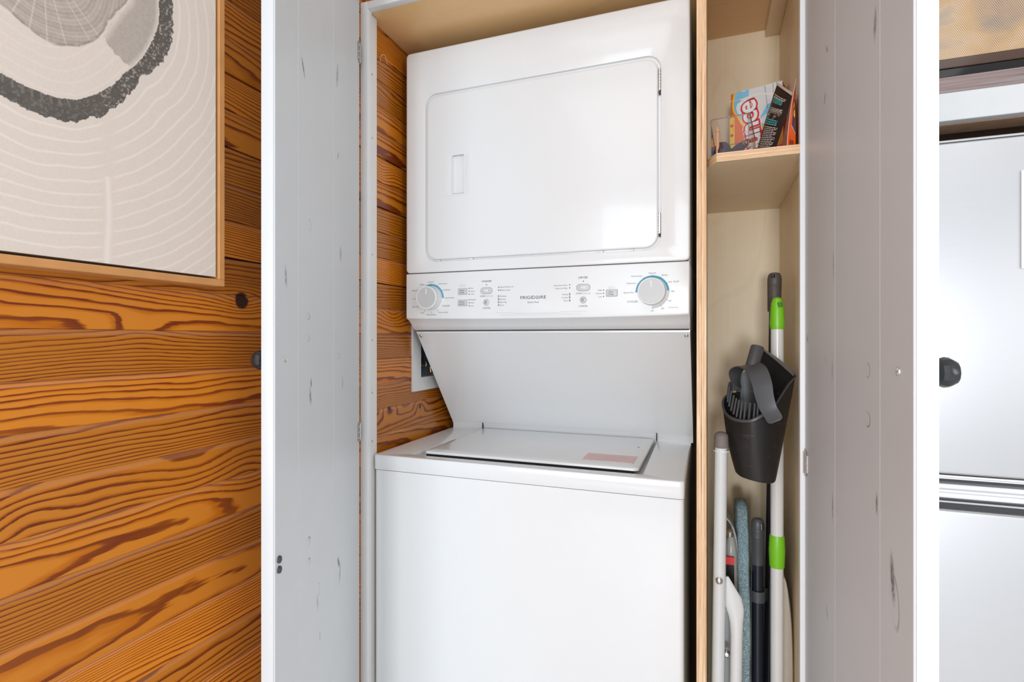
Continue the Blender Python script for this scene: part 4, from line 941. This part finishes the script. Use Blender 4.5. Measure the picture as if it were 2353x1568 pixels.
# mop with the lime grips
mp = thing('mop', (.13, 1.17, FZ), 'white telescopic mop pole with two lime green grips', 'mop')
a, c = zline(1786, 683, 1785, 1568, 1.17)
b = BM(); tube(b, [a.lerp(c, .045), c], .0118, 18); ob('pole', b, M_wpole, mp)
def along(t_, r): return [(a.lerp(c, t)) for t in t_], r
def zz_(py): return (a.z-at(1786, py, Y=1.17).z)/(a.z-c.z)
b = BM(); P_ = [zz_(y) for y in (683, 687, 697, 715, 745, 757)]; tube(b, [a.lerp(c, t) for t in P_], [.0035, .0085, .0112, .0125, .0138, .0122], 18); g = ob('end_grip', b, M_green, mp)
b = BM(); tube(b, [a.lerp(c, zz_(696))+Vector((.003, -.011, 0)), a.lerp(c, zz_(706))+Vector((.0045, -.0125, 0))], [.0042, .0042], 12, flat=.5); ob('hanging_hole', b, basic('dark_green_hole', (.06, .2, .01), .5), g)
b = BM(); P_ = [zz_(y) for y in (1230, 1233, 1265, 1300, 1303)]; tube(b, [a.lerp(c, t) for t in P_], [.0130, .0137, .0150, .0137, .0130], 18); ob('clamp_grip', b, M_green, mp)
# tall broom behind it
br = thing('broom', (.12, 1.26, FZ), 'navy broom pole with brown grey cap behind the lime grip mop', 'broom')
a, c = zline(1780, 627, 1766.5, 1568, 1.26); L_ = a.z-c.z
def q_(py): return (a.z-at(1780, py, Y=1.26).z)/L_
b = BM(); tube(b, [a.lerp(c, q_(715)), c], .0098, 16); ob('pole', b, M_navy, br)
b = BM(); tube(b, [a.lerp(c, q_(y)) for y in (627, 628.5, 633, 641, 657, 658, 659, 716)], [.005, .0095, .0125, .0138, .0140, .0134, .0138, .0128], 18); g = ob('end_cap', b, M_brgrey, br)
b = BM(); tube(b, [a.lerp(c, q_(633))+Vector((-.004, -.0125, 0)), a.lerp(c, q_(640))+Vector((-.004, -.0135, 0))], .0035, 12, flat=.4); ob('hanging_hole', b, M_black, g)
# short pole with clip
sb = thing('dustpan_pole', (.095, 1.16, FZ), 'short navy pole with grey hanging cap and clip beside the ironing board', 'pole')
a, c = zline(1741, 1192, 1740.5, 1568, 1.20); L_ = a.z-c.z
def q_(py): return (a.z-at(1741, py, Y=1.20).z)/L_
b = BM(); tube(b, [a.lerp(c, q_(1290)), c], .0108, 18); ob('pole', b, M_navy, sb)
b = BM(); ys_ = [1190.5, 1192, 1196, 1203, 1215]+sum([[y, y+2] for y in range(1217, 1232, 4)], [])+[1234, 1236, 1258, 1259, 1296, 1297]
rs_ = [.004, .0085, .0112, .0127, .0130]+[.0126, .0132]*4+[.0126, .0122, .0122, .0118, .0118, .0108]
tube(b, [a.lerp(c, q_(y)) for y in ys_], rs_, 18); g = ob('end_cap', b, M_grey, sb)
b = BM(); tube(b, [a.lerp(c, q_(1200))+Vector((.0065, -.0100, 0)), a.lerp(c, q_(1213))+Vector((.0065, -.0115, 0))], .0034, 12, flat=.5); ob('hanging_hole', b, M_black, g)
b = BM(); z1, z0_ = at(1741, 1354, Y=1.20).z, at(1741, 1380, Y=1.20).z; cc = a.lerp(c, q_(1367))
rows = []
for k in range(15):
    an = math.radians(200+k*220/14); r = .0130; rows.append([(cc.x+r*math.cos(an), cc.y+r*math.sin(an), z1-.001), (cc.x+r*math.cos(an), cc.y+r*math.sin(an), z0_)])
e0 = rows[-1]
for dx, dy, dz in ((.006, .012, -.003), (.010, .020, -.008), (.0145, .030, -.012), (.019, .042, -.014)): rows.append([(e0[0][0]+dx, e0[0][1]+dy, z1-.001+dz), (e0[0][0]+dx, e0[0][1]+dy, z0_+dz*1.4)])
loft(b, rows); thicken(b, .0018); ob('clip', b, M_grey, sb)
# ironing board on end, speckled cover
m = N('blue_grey_speckled_cover'); o_ = m.obj()
fl = m.n('ShaderNodeTexVoronoi', {'Vector': m.mapv(m.mapv(o_, rot=(.9, 0, 0)), sc=(620, 230, 900)), 'Scale': 1.0, 'Randomness': 1.0}).outputs['Distance']
f_ = m.n('ShaderNodeMapRange', {0: fl, 1: .40, 2: .30}).outputs[0]; f_ = m.math('MULTIPLY', f_, m.math('GREATER_THAN', m.noise(m.mapv(o_, sc=(1, 1, 1)), 170, 2), .40))
m.link(m.mix(f_, (.19, .31, .36), (.80, .82, .72)), 'Base Color'); m.set(.85); m.bump(m.noise(o_, 900, 2), .4, .0008); M_speck = m.m
ib = thing('ironing_board', (.065, 1.2, FZ), 'ironing board standing on end in a blue grey speckled cover', 'ironing board')
tp = at(1711, 1184, Y=1.17); xc = at(1712, 1300, Y=1.17).x-.0013
b = BM(); rows = []
for k in range(26):
    t = k/25; z = tp.z-(tp.z-FZ)*t**1.6
    hw = .018+.135*min(1, ((tp.z-z)/.40))**.62 if z < tp.z else .012; wv = .0006*math.sin(z*170)+.0005*math.sin(z*67)
    yc = 1.28; T_ = .0130*min(1, .62+(tp.z-z)/.03) if k else .0065
    y0 = max(1.166, yc-hw); y1 = min(1.41, yc+hw)
    rows.append([(xc+T_*cx_+wv, y_, z) for cx_, y_ in ((-1, y0+.012), (-.75, y0+.003), (-.3, y0), (.3, y0), (.75, y0+.003), (1, y0+.012), (1, y1), (-1, y1))])
rows[0] = [(xc+(x-xc)*.7, y, tp.z) for x, y, z in rows[0]]
g = loft(b, rows, close=True); b.faces.new(g[0]); b.faces.new(g[-1]); ob('padded_cover', b, M_speck, ib)
b = BM(); box(b, xc+.0132, xc+.0142, 1.18, 1.39, FZ, tp.z-.12); ob('board_pan', b, basic('dark_brown_steel_pan', (.06, .04, .03), .5), ib)
# white folding step stool: long tube, pivoting leg
st = thing('step_stool', (.03, 1.08, FZ), 'white tubular folding step stool with grey grip at the left of the tall compartment', 'step stool')
a, c = zline(1657, 1034, 1651, 1568, 1.075); c = c+Vector((-.002, 0, 0))
b = BM(); tube(b, [a+Vector((0, 0, .004)), c], .0112, 20); tb = ob('long_tube', b, M_wpole, st)
b = BM(); a1 = at(1657.5, 993, Y=1.09); a0 = at(1657.5, 1035, Y=1.078)
n_ = 20; rows = []
for k in range(9):
    p = a0.lerp(a1, k/8); rr_ = (.0132, .0130, .0128, .0126, .0124, .0122, .012, .0112, .006)[k]
    rows.append([(p.x+(rr_+(.0004 if j % 2 else 0))*math.cos(2*PI*j/32), p.y+(rr_+(.0004 if j % 2 else 0))*math.sin(2*PI*j/32), p.z) for j in range(32)])
g = loft(b, rows, close=True); b.faces.new(g[0]); b.faces.new(g[-1]); ob('grip', b, basic('taupe_rubber_grip', (.23, .19, .175), .6), st)
b = BM(); lathe(b, [(.0118, 0), (.0142, .0006), (.0140, .0024), (.0116, .0028)], 24, Matrix.Translation((a0.x, a0.y, a0.z-.002))); ob('collar', b, M_white, st)
b = BM(); rv = at(1652.5, 1335, Y=1.0635); lathe(b, [(.0066, 0), (.0062, .0022), (.004, .0042), (0, .005)], 18, Matrix.Translation(rv) @ RX); ob('rivet', b, M_chrome, st)
# leg: flattened fin that turns into a tube
ctr = [(1670, 1325, 4, 3), (1674, 1345, 12, 5), (1681, 1372, 21, 6), (1688, 1398, 20, 8), (1691, 1414, 17, 10), (1692, 1432, 14.5, 13), (1692.5, 1460, 13.2, 13), (1692, 1500, 13, 13), (1691, 1568, 13, 13)]
b = BM(); rows = []
for px_, py_, w_, d_ in ctr:
    p = at(px_, py_, Y=1.085); s = .00082
    rows.append([(p.x+w_*s*math.cos(2*PI*j/20), p.y+d_*s*math.sin(2*PI*j/20), p.z) for j in range(20)])
p = at(1691, 1568, Y=1.085); rows.append([(p.x+13*.00082*math.cos(2*PI*j/20), p.y+13*.00082*math.sin(2*PI*j/20), FZ) for j in range(20)])
g = loft(b, rows, close=True); b.faces.new(g[0]); b.faces.new(g[-1]); ob('folding_leg', b, M_wpole, st)
b = BM(); v = at(1669, 1502, Y=1.10); lathe(b, [(.0075, 0), (.0072, .003), (.004, .006), (0, .0065)], 18, Matrix.Translation(v) @ RX); ob('bolt', b, M_chrome, st)
b = BM(); p0, p1 = at(1660, 1400, Y=1.14), at(1680, 1400, Y=1.14); box(b, p0.x, p1.x, 1.14, 1.145, FZ, at(1670, 1400, Y=1.14).z, .001); ob('seat_panel', b, basic('pale_grey_blue_seat', (.48, .52, .54), .4), st)
# clear spray bottle with red and black label behind the tube
sp_ = thing('spray_bottle', (.045, 1.22, FZ), 'clear bottle with red and black label wedged behind the white step stool tube', 'bottle')
Yq = 1.165; p = at(1679, 1255, Y=Yq); bot = at(1680, 1420, Y=Yq)
b = BM(); zt = at(1680, 1232, Y=Yq).z; zb_ = bot.z
rows = []
for z, w_ in ((zb_, .010), (zb_+.004, .0125), (zt-.035, .0125), (zt-.018, .011), (zt-.006, .008), (zt, .006)):
    rows.append([(p.x+w_*math.cos(2*PI*j/20), Yq+w_*1.5*math.sin(2*PI*j/20), z) for j in range(20)])
g = loft(b, rows, close=True); b.faces.new(g[0]); b.faces.new(g[-1]); ob('bottle_body', b, basic('cloudy_clear_plastic', (.42, .42, .41), .25), sp_)
b = BM(); tube(b, [(p.x-.002, Yq-.002, zt-.004), (p.x-.002, Yq-.002, zt+.010), (p.x+.002, Yq-.004, zt+.012)], [.006, .006, .005], 12); ob('nozzle', b, M_chrome, sp_)
z1, z2, z3 = at(1680, 1279, Y=Yq-.0205).z, at(1680, 1296, Y=Yq-.0205).z, at(1680, 1352, Y=Yq-.0205).z; x0_, x1_ = at(1663, 1300, Y=Yq-.0205).x, at(1687, 1300, Y=Yq-.0205).x
b = BM(); box(b, x0_, x1_, Yq-.02055, Yq-.0265, z2, z1); ob('red_label', b, M_red, sp_)
b = BM(); box(b, x0_, x1_, Yq-.02055, Yq-.0265, z3, z2); ob('black_label', b, M_black, sp_)
b = BM(); text(b, '88', Matrix.Translation((at(1676, 1288, Y=Yq-.0215).x, Yq-.02059, (z1+z2)/2)) @ RX, .006, .009)
for i in range(4):
    for j in range(6):
        x = x0_+.009+.0018*j; z = z2-.004-.0125*i
        quad(b, [(x, Yq-.02059, z), (x+.0009, Yq-.02059, z), (x+.0009, Yq-.02059, z-.0075+.002*((i+j) % 3)), (x, Yq-.02059, z-.0075+.002*((i+j) % 3))])
ob('label_print', b, M_white, sp_, smooth=0)
# white rounded rim plate behind the bottle
b = BM(); P_ = bez([at(1666.5, 1188, Y=1.200), at(1678.5, 1203, Y=1.200), at(1688.5, 1228, Y=1.200), at(1693.0, 1262, Y=1.200), at(1692.5, 1330, Y=1.200), at(1693.0, 1450, Y=1.200)], 8)
e_ = P_[-1].copy(); e_.z = FZ+.001; P_.append(e_)
rows = [[p+Vector((-.0022, 0, 0)), p+Vector((.0014, 0, 0)), p+Vector((.0014, .045, 0)), p+Vector((-.0022, .045, 0))] for p in P_]
g = loft(b, rows, close=True); b.faces.new(g[0]); b.faces.new(g[-1]); pl_ = ob('folding_tray', b, basic('pale_grey_tray', (.55, .56, .56), .35)); recentre(pl_, (.05, 1.27, FZ)); tag(pl_, 'pale grey curved tray edge standing between the bottle and the ironing board', 'tray')
# beige curved board at the right
b = BM(); P_ = bez([at(1797, 1322, Y=1.188), at(1806, 1335, Y=1.188), at(1814, 1375, Y=1.188), at(1820, 1430, Y=1.188), at(1823, 1500, Y=1.188), at(1824, 1568, Y=1.188)], 8); e_ = P_[-1].copy(); e_.z = FZ+.001; P_.append(e_)
rows = []
for i, p in enumerate(P_):
    w_ = min(.022, .004+.034*(P_[0].z-p.z)/.10); rows.append([p+Vector((-w_, .004, 0)), p+Vector((-w_*.85, 0, 0)), p+Vector((-w_*.1, 0, 0)), p+Vector((0, .004, 0)), p+Vector((.0, .026, 0)), p+Vector((-w_, .026, 0))])
g = loft(b, rows, close=True); b.faces.new(g[0]); b.faces.new(g[-1]); bb2 = ob('folding_board', b, basic('beige_laminate', (.60, .54, .44), .35)); recentre(bb2, (.14, 1.2, FZ)); tag(bb2, 'beige board with rounded top leaning between the mop and the right panel', 'board')
b = BM(); v = at(1824, 1552, Y=1.08)
# ------------------------------------------------------------------ dustpan hung on the mop pole
dp = thing('dustpan', (.10, 1.10, at(1760, 1110, Y=1.10).z), 'black upright dustpan with grey handle and comb teeth hanging on the mop pole', 'dustpan')
def dust_mat():
    m = N('scuffed_black_plastic'); f = m.noise(m.mapv(m.obj(), rot=(0, .5, 0), sc=(30, 30, 90)), 1, 5, .7); k = m.n('ShaderNodeMapRange', {0: f, 1: .60, 2: .78, 3: 0, 4: .35}).outputs[0]
    m.link(m.mix(k, (.016, .015, .016), (.22, .20, .18)), 'Base Color'); m.set(.42); return m.m
M_dust = dust_mat()
# front shell: rim curve (top) and bottom curve, left to right
rim = bez([at(1700, 900, Y=1.165), at(1672, 908, Y=1.150), at(1661, 925, Y=1.125), at(1668, 950, Y=1.095), at(1690, 964, Y=1.068), at(1722, 967, Y=1.050), at(1750, 955, Y=1.050), at(1772, 942, Y=1.058), at(1790, 915, Y=1.070), at(1810, 884, Y=1.084), at(1828, 864, Y=1.100)], 5)
bot_ = bez([at(1704, 1078, Y=1.150), at(1694, 1080, Y=1.140), at(1690, 1084, Y=1.125), at(1693, 1088, Y=1.105), at(1703, 1096, Y=1.088), at(1722, 1103, Y=1.078), at(1745, 1109, Y=1.075), at(1762, 1111, Y=1.078), at(1774, 1111, Y=1.082), at(1781, 1107, Y=1.090), at(1784, 1098, Y=1.105)], 5)
b = BM(); rows = []
for k in range(13):
    t = k/12; row = []
    for p, q in zip(rim, bot_):
        v = p.lerp(q, t); bul = math.sin(PI*t)**.8*.007*(1 if t < .8 else 1)
        v = v+Vector((-.55*bul if p.x < .06 else .0*bul, -.35*bul, 0)); row.append(v)
    rows.append(row)
loft(b, rows); thicken(b, .0022); ob('pan_front', b, M_dust, dp)
# back plate and flared mouth at the upper right
bk = [[at(1752, 803, Y=1.135), at(1790, 829, Y=1.125), at(1828, 862, Y=1.102)], [at(1748, 830, Y=1.150), at(1775, 862, Y=1.150), at(1812, 890, Y=1.110)], [at(1725, 880, Y=1.168), at(1760, 905, Y=1.168), at(1800, 930, Y=1.120)], [at(1700, 930, Y=1.168), at(1750, 970, Y=1.168), at(1797, 985, Y=1.122)], [at(1704, 1078, Y=1.152), at(1750, 1090, Y=1.150), at(1784, 1098, Y=1.107)]]
b = BM(); loft(b, [bez(r, 5) for r in bk]); thicken(b, .0022); ob('pan_back', b, M_dust, dp)
b = BM(); loft(b, [bez([at(1700, 900, Y=1.165), at(1690, 870, Y=1.165), at(1720, 850, Y=1.165), at(1750, 830, Y=1.151)], 5), bez([at(1700, 1000, Y=1.165), at(1705, 990, Y=1.168), at(1720, 990, Y=1.168), at(1748, 990, Y=1.168)], 5)]); thicken(b, .002); ob('pan_side', b, M_dust, dp)
b = BM(); lip = bez([at(1755, 803, Y=1.132), at(1790, 826, Y=1.122), at(1827, 856, Y=1.099)], 6); lo_ = bez([at(1757, 809, Y=1.130), at(1788, 834, Y=1.119), at(1824, 866, Y=1.096)], 6)
loft(b, [lip, lo_]); thicken(b, .002); ob('mouth_lip', b, basic('worn_grey_lip', (.10, .092, .082), .45), dp)
b = BM(); loft(b, [[p+Vector((0, -.0008, .0)) for p in rim[5:]], [p+Vector((0, -.001, -.003)) for p in rim[5:]]]); thicken(b, .0016); ob('rim_edge', b, M_grey, dp)
# rim bead along the left rim and comb teeth
b = BM(); tube(b, [p+Vector((0, 0, 0)) for p in rim[3:33]], .0022, 8); ob('rim_bead', b, M_grey, dp)
comb_base = bez([at(1700, 895, Y=1.150), at(1681, 897, Y=1.140), at(1672, 915, Y=1.115), at(1684, 945, Y=1.085), at(1708, 961, Y=1.066), at(1740, 962, Y=1.062)], 10)
comb_top = bez([at(1694, 872, Y=1.152), at(1682, 876, Y=1.142), at(1675, 885, Y=1.117), at(1690, 914, Y=1.087), at(1712, 924, Y=1.068), at(1742, 929, Y=1.064)], 10)
nb = len(comb_base)
for i in range(17):
    k = i/16*(nb-1); j = int(k); f_ = k-j; j2 = min(j+1, nb-1); p = comb_base[j].lerp(comb_base[j2], f_); q = comb_top[j].lerp(comb_top[j2], f_)
    b = BM(); r_ = .0020; tube(b, [p+(p-q)*.15, p, q, q+(q-p).normalized()*.0012], [r_, r_, r_*.9, r_*.4], 8); ob('comb_tooth', b, M_grey, dp)
# grey handle strap and socket
hc = bez([at(1700, 893, Y=1.120), at(1692, 880, Y=1.128), at(1690, 860, Y=1.135), at(1698, 845, Y=1.120), at(1718, 838, Y=1.095), at(1738, 850, Y=1.068), at(1750, 880, Y=1.050), at(1756, 910, Y=1.042), at(1765, 938, Y=1.038), at(1777, 958, Y=1.040), at(1783, 970, Y=1.043)], 6)
b = BM(); rows = []; n_ = len(hc)
for i, p in enumerate(hc):
    t = i/(n_-1); d = (hc[min(i+1, n_-1)]-hc[max(i-1, 0)]).normalized()
    acr = Vector((1, .15, .25)).normalized(); acr = (acr-d*acr.dot(d)).normalized() if t > .4 else Vector((.25, 1, 0)).normalized().lerp(acr, t/.4).normalized()
    nn = d.cross(acr).normalized(); hw = .0135+.0040*math.sin(PI*min(1, t*1.2)); 
    if t > .93: hw *= math.sqrt(max(.02, 1-((t-.93)/.075)**2))
    rows.append([p+acr*hw*c_+nn*.0016*s_ for c_, s_ in ((-1, -.5), (-.5, -1.3), (.5, -1.3), (1, -.5), (1, .5), (.5, -.1), (-.5, -.1), (-1, .5))])
g = loft(b, rows, close=True); b.faces.new(g[0]); b.faces.new(g[-1]); ob('handle', b, M_grey, dp, smooth=50)
b = BM(); s0, s1 = at(1727, 848, Y=1.098), at(1741, 797, Y=1.110); ax = s1-s0
tube(b, [s0, s0+ax*.98, s1, s1, s1-ax*.12], [.0122, .0118, .0112, .0095, .0090], 22); ob('pole_socket', b, M_grey, dp)

for o in bpy.data.objects:
    n = o.name.split('.')[0]
    if n.endswith(('_legend', 'lettering', '_marks', '_screws', '_lamps', '_strip', 'banner_print', 'label_print', '_symbol', 'corner_edges')) and o.parent and n not in ('lamp_strip', 'tear_strip', 'handle_strip'): o['kind'] = 'stuff'
